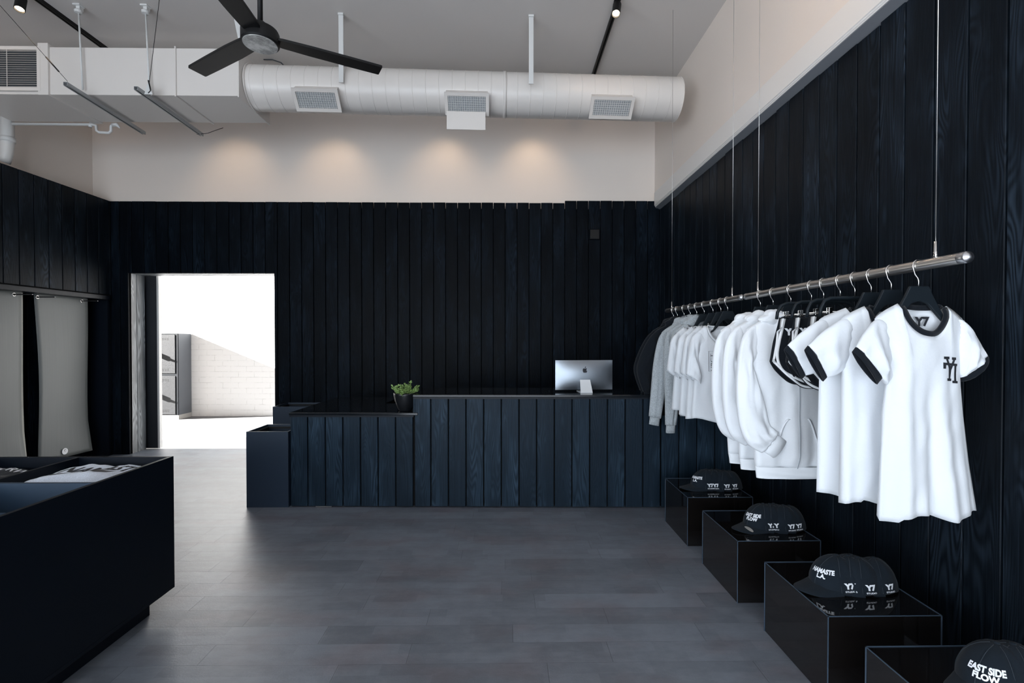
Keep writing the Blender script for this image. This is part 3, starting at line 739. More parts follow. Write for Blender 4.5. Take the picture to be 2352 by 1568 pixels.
# potted plant
pp = UY(930, 944, Yc+.10)
pl = thing('potted_succulent', 'green succulent in a rounded black pot on the low counter', 'potted plant', (UY(931, 930, Yc+.13).x, Yc+.13, lz))
s_ = 4.19/1080
bm = bmesh.new(); R_ = 27*s_; H_ = 41*s_
lathe(bm, [(0, 0), (R_*.52, 0), (R_*.56, .008), (R_*.74, H_*.28), (R_*.9, H_*.6), (R_*.98, H_*.88), (R_, H_), (R_*.95, H_), (R_*.92, H_*.85), (0, H_*.84)], 40); obj('pot', bm, M['pot'], pl, smooth=True)
bm = bmesh.new(); lathe(bm, [(0, H_*.86), (R_*.92, H_*.86), (R_*.92, H_*.84)], 30); obj('soil', bm, M['soil'], pl)
bl = bmesh.new(); bs = bmesh.new()
def leafshape(bm, p, d, L, W):
    d = d.normalized(); q = d.to_track_quat('X', 'Z').to_matrix().to_4x4(); q = Matrix.Translation(p) @ q @ Matrix.Rotation(random.uniform(0, PI), 4, 'X')
    t = bmesh.ops.create_uvsphere(bm, u_segments=8, v_segments=6, radius=1)
    for v in t['verts']:
        c = v.co; u = (c.x+1)/2; c.x = u*L; k = math.sin(min(1, u*1.0)**1.6*PI*.92+.12) if u < 1 else .1
        c.y *= W*(.35+.65*k); c.z *= W*.32
        v.co = q @ c
for i in range(34):
    a = 2*PI*i/34*5.4; lean = random.uniform(.1, 1.2); r0 = R_*.55*random.random()
    base = Vector((math.cos(a)*r0, math.sin(a)*r0, H_*.85)); L = random.uniform(.06, .118)
    dirv = Vector((math.cos(a)*math.sin(lean), math.sin(a)*math.sin(lean), math.cos(lean)))
    pts = [base+dirv*L*t+Vector((0, 0, -.02*t*t*lean)) for t in (0, .35, .7, 1)]
    tube(bs, pts, [.0042, .0036, .003, .0022], 6)
    for t in range(4):
        f = .35+t*.18; p = base+dirv*L*f
        for sgn in (-1, 1):
            side = dirv.cross(Vector((random.uniform(-1, 1), random.uniform(-1, 1), .3))).normalized()*sgn
            leafshape(bl, p, dirv*.8+side*.8, random.uniform(.018, .030), random.uniform(.007, .010))
    leafshape(bl, pts[-1], dirv, random.uniform(.020, .032), .010)
obj('foliage', bl, M['leaf'], pl, smooth=True); obj('stems', bs, M['stem'], pl, smooth=True)
# wall box
p = UY(1365, 539, YB)
wbx = thing('wall_junction_box', 'small square black box fixed high on the back plank wall', 'junction box', p)
obj('box', B(-.065, .065, -.03, 0, -.065, .065), M['wood'], wbx, bevel=.004); obj('cover', B(-.058, .058, -.034, -.03, -.058, .058), M['black_metal'], wbx, bevel=.002)
# ================================================================== DISPLAY CASE lower left
cX, cY, cZ0, cZ1 = -1.798, 2.566, .107, .820
dc = thing('display_case', 'low black open-topped display case with compartments', 'display case', (cX, cY, 0))
w_ = 2.6; dp = 2.1; t = .02
bm = bmesh.new(); box(bm, -w_, 0, -dp, 0, cZ0, cZ0+.02)
box(bm, -t, 0, -dp, 0, cZ0+.02, cZ1); box(bm, -w_, -w_+t, -dp, 0, cZ0+.02, cZ1); box(bm, -w_+t, -t, -t, 0, cZ0+.02, cZ1); box(bm, -w_+t, -t, -dp, -dp+t, cZ0+.02, cZ1)
obj('carcass', bm, M['laminate'], dc, bevel=.0015)
obj('plinth', B(-w_+.08, -.078, -dp+.08, -.078, 0, cZ0), M['laminate'], dc)
bm = bmesh.new()
pX = [-.489, -.927, -1.38, -1.84]; pY = [-.462, -.90, -1.35, -1.8]
obj('shelf_floor', B(-w_+t, -t, -dp+t, -t, .50, .515), M['laminate_lit'], dc)
for x in pX: box(bm, x-.018, x, -dp+t, -t, .515, cZ1-.001)
obj('long_dividers', bm, M['laminate'], dc)
bm = bmesh.new()
xe = [-w_+t]+[q for x in sorted(pX) for q in (x-.018, x)]+[-t]
for y in pY:
    bm = bmesh.new()
    for a, b in zip(xe[0::2], xe[1::2]): box(bm, a, b, y-.018, y, .515, cZ1-.001)
    obj('cross_divider', bm, M['laminate_lit'], dc)
def folded(name, lab, cat, x0, x1, y0, y1, z0, z1, mat, seed, tilt=0.):
    """soft folded garment filling a cell"""
    s = thing(name, lab, cat, ((x0+x1)/2, (y0+y1)/2, z0)); bm = bmesh.new(); n = 26; hx, hy = (x1-x0)/2, (y1-y0)/2
    R1 = []
    for j in range(n+1):
        r = []
        for i in range(n+1):
            u, v = -1+2*i/n, -1+2*j/n; e = (1-abs(u)**8)*(1-abs(v)**8)
            h = (z1-z0)*(.45+.55*e**.5) + .022*noise.noise(Vector((u*1.7+seed, v*1.7, 0))) + .006*noise.noise(Vector((u*6+seed, v*4, 5))) + tilt*v
            if e < .01: h = .01
            r.append(bm.verts.new((u*hx, v*hy, h)))
        R1.append(r)
    for j in range(n):
        for i in range(n): bm.faces.new((R1[j][i], R1[j][i+1], R1[j+1][i+1], R1[j+1][i]))
    ed = [R1[0][i] for i in range(n+1)]+[R1[j][n] for j in range(1, n+1)]+[R1[n][i] for i in range(n-1, -1, -1)]+[R1[j][0] for j in range(n-1, 0, -1)]
    lo = [bm.verts.new((v.co.x, v.co.y, 0)) for v in ed]
    for i in range(len(ed)): k = (i+1) % len(ed); bm.faces.new((ed[i], lo[i], lo[k], ed[k]))
    bm.faces.new(lo)
    bmesh.ops.recalc_face_normals(bm, faces=bm.faces); bm.normal_update()
    bv = BVHTree.FromBMesh(bm); obj('cloth', bm, mat, s, smooth=True)
    def put(nm, vs, fs, mt, mp):
        def fn(a, b):
            x, y = mp(a, b); h = bv.ray_cast(Vector((x, y, 1)), Vector((0, 0, -1)))[0]
            return Vector((x, y, (h.z if h else z1-z0)+.0015))
        obj(nm, decal_bm(vs, fs, fn, 1), mt, s)
    return s, put
gx0, gx1, gy0, gy1 = cX-.489+.006, cX-t-.006, cY-.462+.006, cY-t-.006
g1, put = folded('folded_grey_shirt', 'folded pale heather shirt with black brush print in the display case', 'shirt', gx0, gx1, gy0, gy1, .517, .802, M['fgrey_blue'], 3.1, -.006)
vs, fs = text2d('NAMASTE', .10, .003); put('lettering', [(a*.75, b) for a, b in vs], fs, M['print'], lambda a, b: (.03+a*.95+b*.2, .06+b*1.1+a*.25))
blob = smooth_poly([(-.17, -.10), (-.13, -.115), (-.05, -.06), (.02, -.01), (.03, .02), (-.02, .01), (-.09, -.05)], 3); put('brush_stroke', blob, [tuple(range(len(blob)))], M['print'], lambda a, b: (a, b))
blob = smooth_poly([(.03, -.02), (.07, -.04), (.11, -.01), (.12, .02), (.07, .01)], 3); put('brush_stroke', blob, [tuple(range(len(blob)))], M['print'], lambda a, b: (a, b))
bx1 = cX-.489-.018-.006; bx0 = cX-.927+.006
g2, put = folded('folded_black_shirt', 'folded black shirt with white lettering in the display case', 'shirt', bx0, bx1, gy0, gy1, .517, .782, M['fblack'], 9.2, .0)
vs, fs = text2d('FORWARD', .075, .001); put('lettering', vs, fs, M['print_w'], lambda a, b: (.03+a*.9, .115+b-a*.2))
g3, put = folded('folded_navy_shirt', 'folded navy shirt deep in the nearest visible display case compartment', 'shirt', gx0, gx1, gy0-.436, gy1-.460, .517, .715, M['fnavy'], 5.)
# ================================================================== LEFT NICHE: mats on pegs
def hang_mat(y0, y1, xf, lab, mat, curl=1., z0=.10, z1=1.965, disc=False, lean=0.):
    s = thing('yoga_mat', lab, 'yoga mat', (xf, (y0+y1)/2, z1), 0, 'yoga mats hanging in the niche')
    bm = bmesh.new(); n, m_ = 14, 40; hw = (y1-y0)/2; T = .005
    def P(u, v, side):
        z = -(z1-z0)*v; wv = math.sin(v*PI*.95)
        x = .02*wv*curl*(1-.6*u*u) + .035*max(0, v-.8)/.2*curl*(.5+.5*u) + .012*math.sin(v*5+u)*curl + lean*v
        w2 = hw*(1-.035*math.sin(v*PI))
        y = u*w2 + .02*v*v
        corner = .0
        if abs(u) > .99 and v > .985: corner = .0
        return Vector((x+side*T/2, y, z+corner))
    S = []
    for side in (1, -1):
        S.append([[bm.verts.new(P(-1+2*i/n, j/m_, side)) for i in range(n+1)] for j in range(m_+1)])
        R = S[-1]
        for j in range(m_):
            for i in range(n): bm.faces.new((R[j][i], R[j][i+1], R[j+1][i+1], R[j+1][i]))
    br = lambda R: [R[0][i] for i in range(n+1)]+[R[j][n] for j in range(1, m_+1)]+[R[m_][i] for i in range(n-1, -1, -1)]+[R[j][0] for j in range(m_-1, 0, -1)]
    a, b = br(S[0]), br(S[1])
    for i in range(len(a)): k = (i+1) % len(a); bm.faces.new((a[i], a[k], b[k], b[i]))
    obj('foam_sheet', bm, mat, s, smooth=True)
    if disc:
        u, v = .28, .925
        c = P(u, v, 1)
        c2 = UX(152, 1036, xf+.03)-Vector(s.location)
        bm = bmesh.new(); lathe(bm, [(0, .0), (.036, 0), (.036, .002), (0, .002)], 30, 'x', (c.x+.004, c2.y, c2.z)); obj('round_label', bm, M['print_w'], s)
        bm = bmesh.new(); tube(bm, [Vector((c.x+.0068, c2.y+.011*math.cos(q*PI/6), c2.z+.012+.011*math.sin(q*PI/6))) for q in range(11)], .0016, 6); obj('label_mark', bm, M['print'], s)
    return s
XM = -5.08
hang_mat(UX(80, 700, XM).y, UX(199, 700, XM).y, XM, 'grey foam mat hanging in the niche with a round white label at its foot', M['mat'], disc=True)
hang_mat(UX(47, 700, XM).y-.64, UX(47, 700, XM).y, XM, 'grey foam mat cut off by the left edge of the photo', M['mat'], .9)
hang_mat(UX(52, 700, XM-.04).y-.60, UX(52, 700, XM-.04).y, XM-.045, 'pale stone mat peeking out behind the leftmost grey mat', M['fcream'], .5)
for px, py, lab in ((31, 676, 'black peg holding the leftmost mat'), (85, 682, 'black peg at the left corner of the labelled mat'), (187, 691, 'black peg at the right corner of the labelled mat')):
    q = UX(px, py, XM+.008); s = thing('wall_peg', lab, 'peg', q, 0, 'pegs in the mat niche')
    bm = bmesh.new(); tube(bm, [(-.10, 0, 0), (.19, 0, 0)], .006, 12); obj('rod', bm, M['black_metal'], s, smooth=True)
    bm = bmesh.new(); tube(bm, [Vector((.004, .016*math.cos(a*PI/10), .016*math.sin(a*PI/10))) for a in range(20)], .004, 8, closed=True); obj('washer', bm, M['chrome'], s, smooth=True)
    bm = bmesh.new(); bmesh.ops.create_uvsphere(bm, u_segments=10, v_segments=8, radius=.005, matrix=Matrix.Translation((.192, 0, 0))); obj('tip', bm, M['chrome'], s, smooth=True)
# ================================================================== GLOSSY BOXES
BH, BW = .346, .463
boxes = []
for (px, py, lab) in ((1579, 1142, 'farthest glossy black display box, beside the counter gate'), (1694, 1242, 'second farthest glossy black display box, with a cap showing an oval sticker'), (1902, 1415, 'glossy black display box with the third row of caps, second nearest'), (0, 0, 'nearest glossy black display box, cut off by the bottom edge')):
    p = UZ(px, py, BH) if px else None
    if not px: q = UZ(1987, 1483, BH); p = Vector((q.x, q.y-BW, BH))
    boxes.append((p.x, p.y))
    s = thing('display_box', lab, 'display box', (p.x, p.y, 0), 0, 'glossy black boxes along the right wall')
    e = .003
    obj('shell', B(e, BW-e, e, BW-e, .002, BH-e), M['gloss_black'], s)
    bm = bmesh.new(); r = .0032
    for a, b in (((0, 0), (1, 0)), ((1, 0), (1, 1)), ((1, 1), (0, 1)), ((0, 1), (0, 0))):
        x0, x1 = sorted((a[0]*BW, b[0]*BW)); y0, y1 = sorted((a[1]*BW, b[1]*BW))
        box(bm, min(max(x0-r, 0), BW-r), max(min(x1+r, BW), r), min(max(y0-r, 0), BW-r), max(min(y1+r, BW), r), BH-r, BH)
    for a in (0, 1):
        for b in (0, 1): box(bm, a*(BW-r), a*(BW-r)+r, b*(BW-r), b*(BW-r)+r, 0, BH-r)
    obj('mitred_edges', bm, M['edge_black'], s)
# ------------------------------------------------------------------ caps
def crown_pt(th, t, k=1.0):
    """th = angle from the front (+x), t = 0..1 height"""
    r = max(0., 1-t**2.05)**.5
    a, b, h = .098*k, .080*k, .116*k
    fb = 1.0+.05*math.cos(th)*(1-t)
    return Vector((a*r*math.cos(th)*fb + .012*t*(1-t)*4*.6, b*r*math.sin(th), h*t))
cap_protos = {}
def make_cap(lines, name_lab, first, oval=False):
    s = bpy.data.objects.new('baseball_cap', None); COL.objects.link(s); s.empty_display_size = .05
    bm = bmesh.new(); n, m_ = 48, 14; R = []
    for j in range(m_+1):
        t = j/m_*.995; R.append([])
        for i in range(n):
            th = 2*PI*i/n; p = crown_pt(th, t); seam = abs(((th+PI/6) % (PI/3))-PI/6) if True else 0
            dn = max(0, 1-((th % (PI/3))/(PI/3)-.5)**2*0)
            dd = min(th % (PI/3), PI/3-(th % (PI/3))); p *= 1-.010*math.exp(-(dd/.05)**2)*(t > .05)
            p += Vector((0, 0, 0))+Vector((1, 1, .6))*(.0035*noise.noise(p*24)+.0022*noise.noise(p*55))
            if t == 0: p.z += .004*math.sin(3*th)**2
            R[-1].append(bm.verts.new(p))
    for j in range(m_):
        for i in range(n): bm.faces.new((R[j][i], R[j][(i+1) % n], R[j+1][(i+1) % n], R[j+1][i]))
    bm.faces.new(R[-1])
    obj('crown', bm, M['fcap'], s, smooth=True, solid=.0025)
    bm = bmesh.new()
    for q in range(6):
        tube(bm, [crown_pt(q*PI/3, .04+.95*j/16)*1.0+Vector((math.cos(q*PI/3), math.sin(q*PI/3), .5))*.0012 for j in range(17)], .0009, 6)
    obj('stitched_seams', bm, M['fcap2'], s, smooth=True)
    bm = bmesh.new(); lathe(bm, [(.0, .121), (.007, .1205), (.008, .117), (.0, .116)], 14); obj('top_button', bm, M['fcap'], s, smooth=True)
    bm = bmesh.new(); n, m_ = 28, 8; L = .090 if first else .012
    for side in (0, 1):
        G_ = []
        for j in range(m_+1):
            row = []
            for i in range(n+1):
                th = (-1+2*i/n)*1.12; b0 = crown_pt(th, 0.02); f = j/m_
                ext = L*math.cos(th/1.12*PI/2)**.6 if abs(th) < 1.119 else 0
                x = b0.x+ext*f; y = b0.y*(1+.06*f)
                z = .006-2.9*y*y*(.55+.6*f)-.010*f+.012 - side*.003
                row.append(bm.verts.new((x, y, z)))
            G_.append(row)
        for j in range(m_):
            for i in range(n): bm.faces.new((G_[j][i], G_[j][i+1], G_[j+1][i+1], G_[j+1][i]))
        if side == 0: up_ = G_
    for i in range(n): bm.faces.new((up_[m_][i], up_[m_][i+1], G_[m_][i+1], G_[m_][i]))
    bmesh.ops.remove_doubles(bm, verts=bm.verts, dist=1e-5)
    br = obj('brim', bm, M['fcap'], s, smooth=True)
    if oval:
        bm = bmesh.new(); R2 = []
        for rr in (0, .3, .6, 1):
            R2.append([])
            for i in range(28):
                a = 2*PI*i/28; x = .128+.013*rr*math.cos(a); y = .034+.026*rr*math.sin(a)
                R2[-1].append(bm.verts.new((x, y, .006-2.9*y*y*1.0-.006+.0165)))
        for A_, C_ in zip(R2, R2[1:]):
            for i in range(28): bm.faces.new((A_[i], A_[(i+1) % 28], C_[(i+1) % 28], C_[i]))
        bmesh.ops.remove_doubles(bm, verts=bm.verts, dist=1e-5)
        st = obj('oval_sticker', bm, M['locker_b'], s)
    def wrap(th0, t0, nm, txt, size, bold, sq=1., rot=0.):
        vs, fs = text2d(txt, size, bold)
        def fn(a, b):
            a *= sq; a, b = a*math.cos(rot)-b*math.sin(rot), a*math.sin(rot)+b*math.cos(rot)
            th = th0 + a/.088; t = max(.02, min(.97, t0+b/.118)); p = crown_pt(th, t); q = p + Vector((math.cos(th), math.sin(th), t*.8)).normalized()*.0042; return q
        obj(nm, decal_bm(vs, fs, fn, 1), M['print_w'], s)
    if first and lines:
        wrap(0.25, .52, 'front_lettering', lines, .0200, .0010, 1.1, .05)
    wrap(1.38, .27, 'side_lettering', 'Y7', .026, .0018, 1.1)
    wrap(1.38, .105, 'small_lettering', 'STUDIO', .0085, .0003, 1.2)
    return s
lab_box = ['the farthest box', 'the second farthest box', 'the second nearest box', 'the nearest box']
FR = {'N': 'NAMASTE\nL.A.', 'E': 'EAST SIDE\nFLOW', 'S': 'EAST SIDE\nFLOW'}
second = make_cap(None, '', False); used2 = False
cap_specs = [ # box, first-cap pixel (crown centre x, base y), text key, offsets of the nested ones
    (0, UZ(1622, 1118, BH), 'N', (.045, .080, .12, .17), -8),
    (1, UZ(1752, 1208, BH), 'E', (.040, .066, .11, .15), -2),
    (2, UZ(1920, 1342, BH), 'N', (.050, .068, .086, .165), -6),
    (3, None, 'S', (.05,), 0)]
for bi, p, key, offs, da in cap_specs:
    if p is None: p = Vector((boxes[3][0]+.275, boxes[3][1]+.27, BH))
    head = math.radians(200+da)
    first = make_cap(FR[key], '', True, oval=(bi == 1))
    first.name = 'baseball_cap'; first.location = (p.x, p.y, BH+.003); first.rotation_euler = (0, 0, head); first.scale = (1.12,)*3
    txt = 'white lettering' 
    tag(first, f'front black cap with {txt} on {lab_box[bi]}' + (' and oval brim sticker' if bi == 1 else ''), 'cap', None, None); first['group'] = 'black caps nested in rows on the boxes'
    for k, o_ in enumerate(offs):
        c = copy_tree(second) if used2 else second; used2 = True
        c.location = (p.x+o_*1.0, p.y+.012*math.sin(k*2.1)-o_*.05, BH+.003); c.rotation_euler = (0, 0, head+math.radians((-3, 4, -2, 6)[k])); c.scale = ((1.11, 1.10, 1.09, 1.04)[k],)*3
        tag(c, f'{("second", "third", "fourth", "last")[k]} black cap in the nested row on {lab_box[bi]}', 'cap', 'black caps nested in rows on the boxes')
# ================================================================== CLOTHING RAILS
XH, ZH, RR = 1.5, 1.72, .019
def rail(y0, y1, lab, cys):
    s = thing('hanging_rail', lab, 'clothing rail', (XH, y0, ZH))
    bm = bmesh.new(); tube(bm, [(0, .012, 0), (0, y1-y0-.012, 0)], RR, 28); obj('bar', bm, M['steel'], s, smooth=True); s.children[-1].data.set_sharp_from_angle(angle=math.radians(50))
    for a, d in ((0, 1), (y1-y0, -1)):
        bm = bmesh.new(); lathe(bm, [(0, -.006), (.008, -.003), (RR*.96, .004), (RR+.0005, .008), (RR+.0005, .03), (RR, .031)], 28, 'y')
        if d < 0: bmesh.ops.scale(bm, vec=(1, -1, 1), verts=bm.verts)
        bmesh.ops.translate(bm, vec=(0, a, 0), verts=bm.verts); obj('end_cap', bm, M['cap_end'], s, smooth=True)
    for cyy in cys:
        bm = bmesh.new(); tube(bm, [(0, cyy-y0, RR+.05), (0, cyy-y0, ZC-ZH)], .0016, 8); obj('suspension_wire', bm, M['steel'], s, smooth=True)
        bm = bmesh.new(); lathe(bm, [(0, RR-.006), (.007, RR-.006), (.007, RR+.018), (.0055, RR+.02), (.0055, RR+.055), (0, RR+.056)], 14, 'z', (0, cyy-y0, 0)); obj('wire_fitting', bm, M['chrome'], s, smooth=True)
def ydep(px): return XH*F/(px-1161)*1.0
YN0, YN1 = UX(2228, 585, XH).y, UX(1712, 681, XH).y; YF0, YF1 = UX(1706, 682, XH).y, UX(1531, 713, XH).y
ZH = (UX(2222, 587, XH).z+UX(1712, 683, XH).z)/2
rail(YN0, YN1, 'nearer brushed-steel clothing rail hung on wires along the right wall', (UX(2149, 570, XH).y, UX(1741, 670, XH).y))
rail(YF0, YF1, 'farther brushed-steel clothing rail hung on wires, toward the counter', (UX(1682, 670, XH).y, UX(1543, 700, XH).y))
# hangers
def hook_pts():
    pts = []
    for k in range(11):
        a = math.radians(-20+k*23); pts.append((.0235*math.cos(a)-.004, 0, .003+.0235*math.sin(a)))
    return pts[::-1] if False else pts
def make_hanger(kind):
    s = bpy.data.objects.new('garment_hanger', None); COL.objects.link(s); s.empty_display_size = .05
    bm = bmesh.new(); hp = []
    for k in range(12):
        a = math.radians(-35+k*21.5); hp.append((.0225*math.cos(a), 0, .0225*math.sin(a)))
    hp += [(-.014, 0, -.030), (-.003, 0, -.045), (0, 0, -.055), (0, 0, -.085)]
    tube(bm, hp, .0021, 8); obj('hook', bm, M['chrome'], s, smooth=True)
    bm = bmesh.new()
    if kind == 'shoulder':
        top = [(-.112, -.208), (-.098, -.198), (-.080, -.165), (-.050, -.108), (-.034, -.074), (.034, -.074), (.050, -.108), (.080, -.165), (.098, -.198), (.112, -.208)]
        bot = [(.116, -.222), (.098, -.214), (.075, -.190), (.03, -.138), (0, -.128), (-.03, -.138), (-.075, -.190), (-.098, -.214), (-.116, -.222)]
        prism(bm, top+bot, 'y', -.006, .006); obj('body', bm, M['hanger'], s, bevel=.003)
    else:
        pts = [(-.172, 0, -.168), (-.168, 0, -.135), (-.150, 0, -.102), (-.120, 0, -.090), (0, 0, -.088), (.120, 0, -.090), (.150, 0, -.102), (.168, 0, -.135), (.172, 0, -.168)]
        tube(bm, pts, .0075, 10); obj('body', bm, M['hanger'], s, smooth=True)
        bm = bmesh.new(); tube(bm, [(-.168, 0, -.148), (.168, 0, -.148)], .0024, 8); obj('clip_bar', bm, M['chrome'], s, smooth=True)
        for x in (-.125, .125):
            bm = bmesh.new(); box(bm, x-.009, x+.009, -.009, -.006, -.185, -.130); box(bm, x-.009, x+.009, .006, .009, -.185, -.130); box(bm, x-.008, x+.008, -.006, .006, -.155, -.140)
            obj('clip', bm, M['black_metal'] if x > 0 else M['chrome'], s, bevel=.001)
    return s
hp_s = make_hanger('shoulder'); hp_c = make_hanger('clip'); hused = {'shoulder': False, 'clip': False}
def put_hanger(kind, y, rz, lab):
    p = {'shoulder': hp_s, 'clip': hp_c}[kind]
    c = copy_tree(p) if hused[kind] else p; hused[kind] = True
    c.location = (XH, y, ZH); c.rotation_euler = (0, 0, rz)
    tag(c, lab, 'hanger', 'black hangers on the rails'); return c
# garments
def interp(poly, z):
    """poly: list of (x,z) with z descending"""
    if z >= poly[0][1]: return poly[0][0]
    for (x0, z0), (x1, z1) in zip(poly, poly[1:]):
        if z >= z1: return x0+(x1-x0)*(z0-z)/(z0-z1)
    return poly[-1][0]
def body_mesh(L, R, neck, D, hem, A=.02, seed=0., nb=(40, 34), backdrop=.018, fl=(2.1, 4.3), yoff=0.):
    """L,R side polylines from shoulder to hem; neck=(xl,zl,xr,zr,drop)"""
    xl, zl, xr, zr, drop = neck; n, m_ = nb; bm = bmesh.new(); c = (xl+xr)/2; hw = (xr-xl)/2; sheets = []
    # column positions concentrated so the neck corners have columns
    tx0, tx1 = L[0][0], R[0][0]
    def ss(i): return -1+2*i/n
    def topz(x, front):
        if x <= xl: return L[0][1]+(zl-L[0][1])*max(0,(x-tx0)/(xl-tx0))**.8
        if x >= xr: return R[0][1]+(zr-R[0][1])*max(0,(tx1-x)/(tx1-xr))**.8
        e = (x-c)/hw; zz = zl+(zr-zl)*(e+1)/2; dd = drop if front else backdrop
        return zz-dd*max(0, 1-abs(e)**2.4)**.55
    for front in (1, 0):
        S = []
        for j in range(m_+1):
            v = (j/m_); row = []
            for i in range(n+1):
                s = ss(i); x_t = tx0+(s+1)/2*(tx1-tx0)
                # snap columns to the neck corners
                for q in (xl, xr):
                    if abs(x_t-q) < (tx1-tx0)/n*.51: x_t = q
                zt = topz(x_t, front); zh = hem(s) + (0 if front else .012)
                z = zt+(zh-zt)*v
                a, b = interp(L, z), interp(R, z); st = (x_t-tx0)/(tx1-tx0); x = a+(b-a)*st
                sq = 1-(2*st-1)**2; inn = 1. if xl <= x_t <= xr else 0.
                k = .72 if inn else .12
                prof = k+(1-k)*min(1, v/.22)**.6
                d = D(v)*math.sqrt(max(0, sq))*prof
                am = A*(v**1.3)*sq**.35
                fo = am*(math.sin(2*PI*fl[0]*(st+seed))+.55*math.sin(2*PI*fl[1]*(st+seed*1.7)+v*1.1))
                wr = (.008*noise.noise(Vector((x*7+seed*5, z*5, front*9)))+.009*noise.noise(Vector(((x+z*.12)*19+seed*5, z*2.0, front*9+3)))+.004*noise.noise(Vector(((x-z*.5)*26+seed*5, z*9, front*9+6))))*sq**.4
                y = (-(d)+fo+wr) if front else (d+fo*.8+wr)
                if j == m_ : x += 0
                row.append(bm.verts.new((x, y+yoff*v, z)))
            S.append(row)
        for j in range(m_):
            for i in range(n): bm.faces.new((S[j][i], S[j][i+1], S[j+1][i+1], S[j+1][i]))
        sheets.append(S)
    # weld sides and shoulders
    A_, B_ = sheets; pairs = {}
    for j in range(m_+1):
        for i in (0, n): pairs[B_[j][i]] = A_[j][i]
    for i in range(n+1):
        if A_[0][i].co.x <= xl+1e-4 or A_[0][i].co.x >= xr-1e-4: pairs[B_[0][i]] = A_[0][i]
    for b, a in pairs.items():
        a.co.y = (a.co.y+b.co.y)/2
    bmesh.ops.weld_verts(bm, targetmap=pairs)
    neckline = ([v.co.copy() for v in A_[0] if v.is_valid and xl-1e-4 <= v.co.x <= xr+1e-4], [v.co.copy() for v in B_[0] if v.is_valid and xl+1e-4 < v.co.x < xr-1e-4])
    return bm, neckline
def sleeve_mesh(secs, n=20, sub_=3, wr=.006, seed=0., cap=False, root=False, crease=0.):
    """secs: (top(x,z), bot(x,z), half thickness, y centre)"""
    if root:
        (a, b, th, yc) = secs[0]; d = -1 if a[0] > 0 else 1
        secs = [((a[0]+.035*d, a[1]-.012), (b[0]+.035*d, b[1]+.01), min(th*.4, .012), yc), (a, b, th*.62, yc)]+list(secs[1:])
    bm = bmesh.new(); full = []
    N = len(secs)
    def cr(p0, p1, p2, p3, t): return .5*((2*p1)+(-p0+p2)*t+(2*p0-5*p1+4*p2-p3)*t*t+(-p0+3*p1-3*p2+p3)*t**3)
    flat = [Vector((*a, *b)) for a, b, *_ in secs]; flat = [[*a, *b, th, yc] for (a, b, th, yc) in secs]
    for i in range(N-1):
        for q in range(sub_*2):
            t = q/(sub_*2); full.append([cr(flat[max(i-1, 0)][k], flat[i][k], flat[i+1][k], flat[min(i+2, N-1)][k], t) for k in range(6)])
    full.append(flat[-1]); rings = []
    for idx, (ax_, az, bx, bz, th, yc) in enumerate(full):
        c = Vector(((ax_+bx)/2, yc, (az+bz)/2)); h = Vector(((ax_-bx)/2, 0, (az-bz)/2)); r = []
        for k in range(n):
            a = 2*PI*k/n; p = c+h*math.cos(a)+Vector((0, th*math.sin(a), 0))
            p.y += wr*noise.noise(Vector((p.x*9+seed, p.z*9, math.sin(a)*2)))*2*abs(math.sin(a)) + .13*th*math.sin(a)*math.sin(idx*.9+seed+a*2)
            p.y += th*crease*noise.noise(Vector((math.cos(a)*3.2+seed*3, idx*.13, (1.7 if math.sin(a) > 0 else -1.7)+seed)))*abs(math.sin(a))
            r.append(bm.verts.new(p))
        rings.append(r)
    for A_, C_ in zip(rings, rings[1:]):
        for k in range(n): bm.faces.new((A_[k], A_[(k+1) % n], C_[(k+1) % n], C_[k]))
    return bm
def neck_ring(nl, r, lift=.0, flat=.45):
    F_, B_ = nl; loop = F_+B_[::-1]; bm = bmesh.new()
    # resample to even spacing
    pts = loop+[loop[0]]; d = [0]
    for a, b in zip(pts, pts[1:]): d.append(d[-1]+(b-a).length)
    out = []; N = 44
    for k in range(N):
        t = d[-1]*k/N; i = max(j for j in range(len(d)-1) if d[j] <= t+1e-9); f = (t-d[i])/max(1e-9, d[i+1]-d[i]); out.append(pts[i].lerp(pts[i+1], f))
    for _ in range(2): out = [(out[i-1]+out[i]*2+out[(i+1) % N])/4 for i in range(N)]
    ring1, ring2, ring3 = [], [], []
    cz = sum(p.z for p in out)/N; cx_ = sum(p.x for p in out)/N; top = max(p.z for p in out)
    rings = [[] for _ in range(4)]
    for i, p in enumerate(out):
        tdir = (out[(i+1) % N]-out[i-1]).normalized(); inw = Vector((cx_-p.x, 0, top-p.z+.004)); inw = (inw-tdir*inw.dot(tdir)); inw = inw.normalized() if inw.length > 1e-6 else Vector((0, 0, 1))
        nrm = tdir.cross(inw).normalized(); nrm = nrm*.0035
        if p.y < 0 and nrm.y > 0: nrm = -nrm
        if p.y >= 0 and nrm.y < 0: nrm = -nrm
        for k, q in enumerate((p-inw*r*.1-nrm*.2+nrm, p+inw*r*1.9+nrm, p+inw*r*1.9-nrm, p-inw*r*.1-nrm)): rings[k].append(bm.verts.new(q+Vector((0, 0, lift))))
    for k in range(4):
        A_, C_ = rings[k], rings[(k+1) % 4]
        for i in range(N): bm.faces.new((A_[i], A_[(i+1) % N], C_[(i+1) % N], C_[i]))
    return bm
def project(bv, x, z, off=.0025):
    h = bv.ray_cast(Vector((x, -1, z)), Vector((0, 1, 0)))[0]
    return Vector((x, (h.y if h else -.04)-off, z))
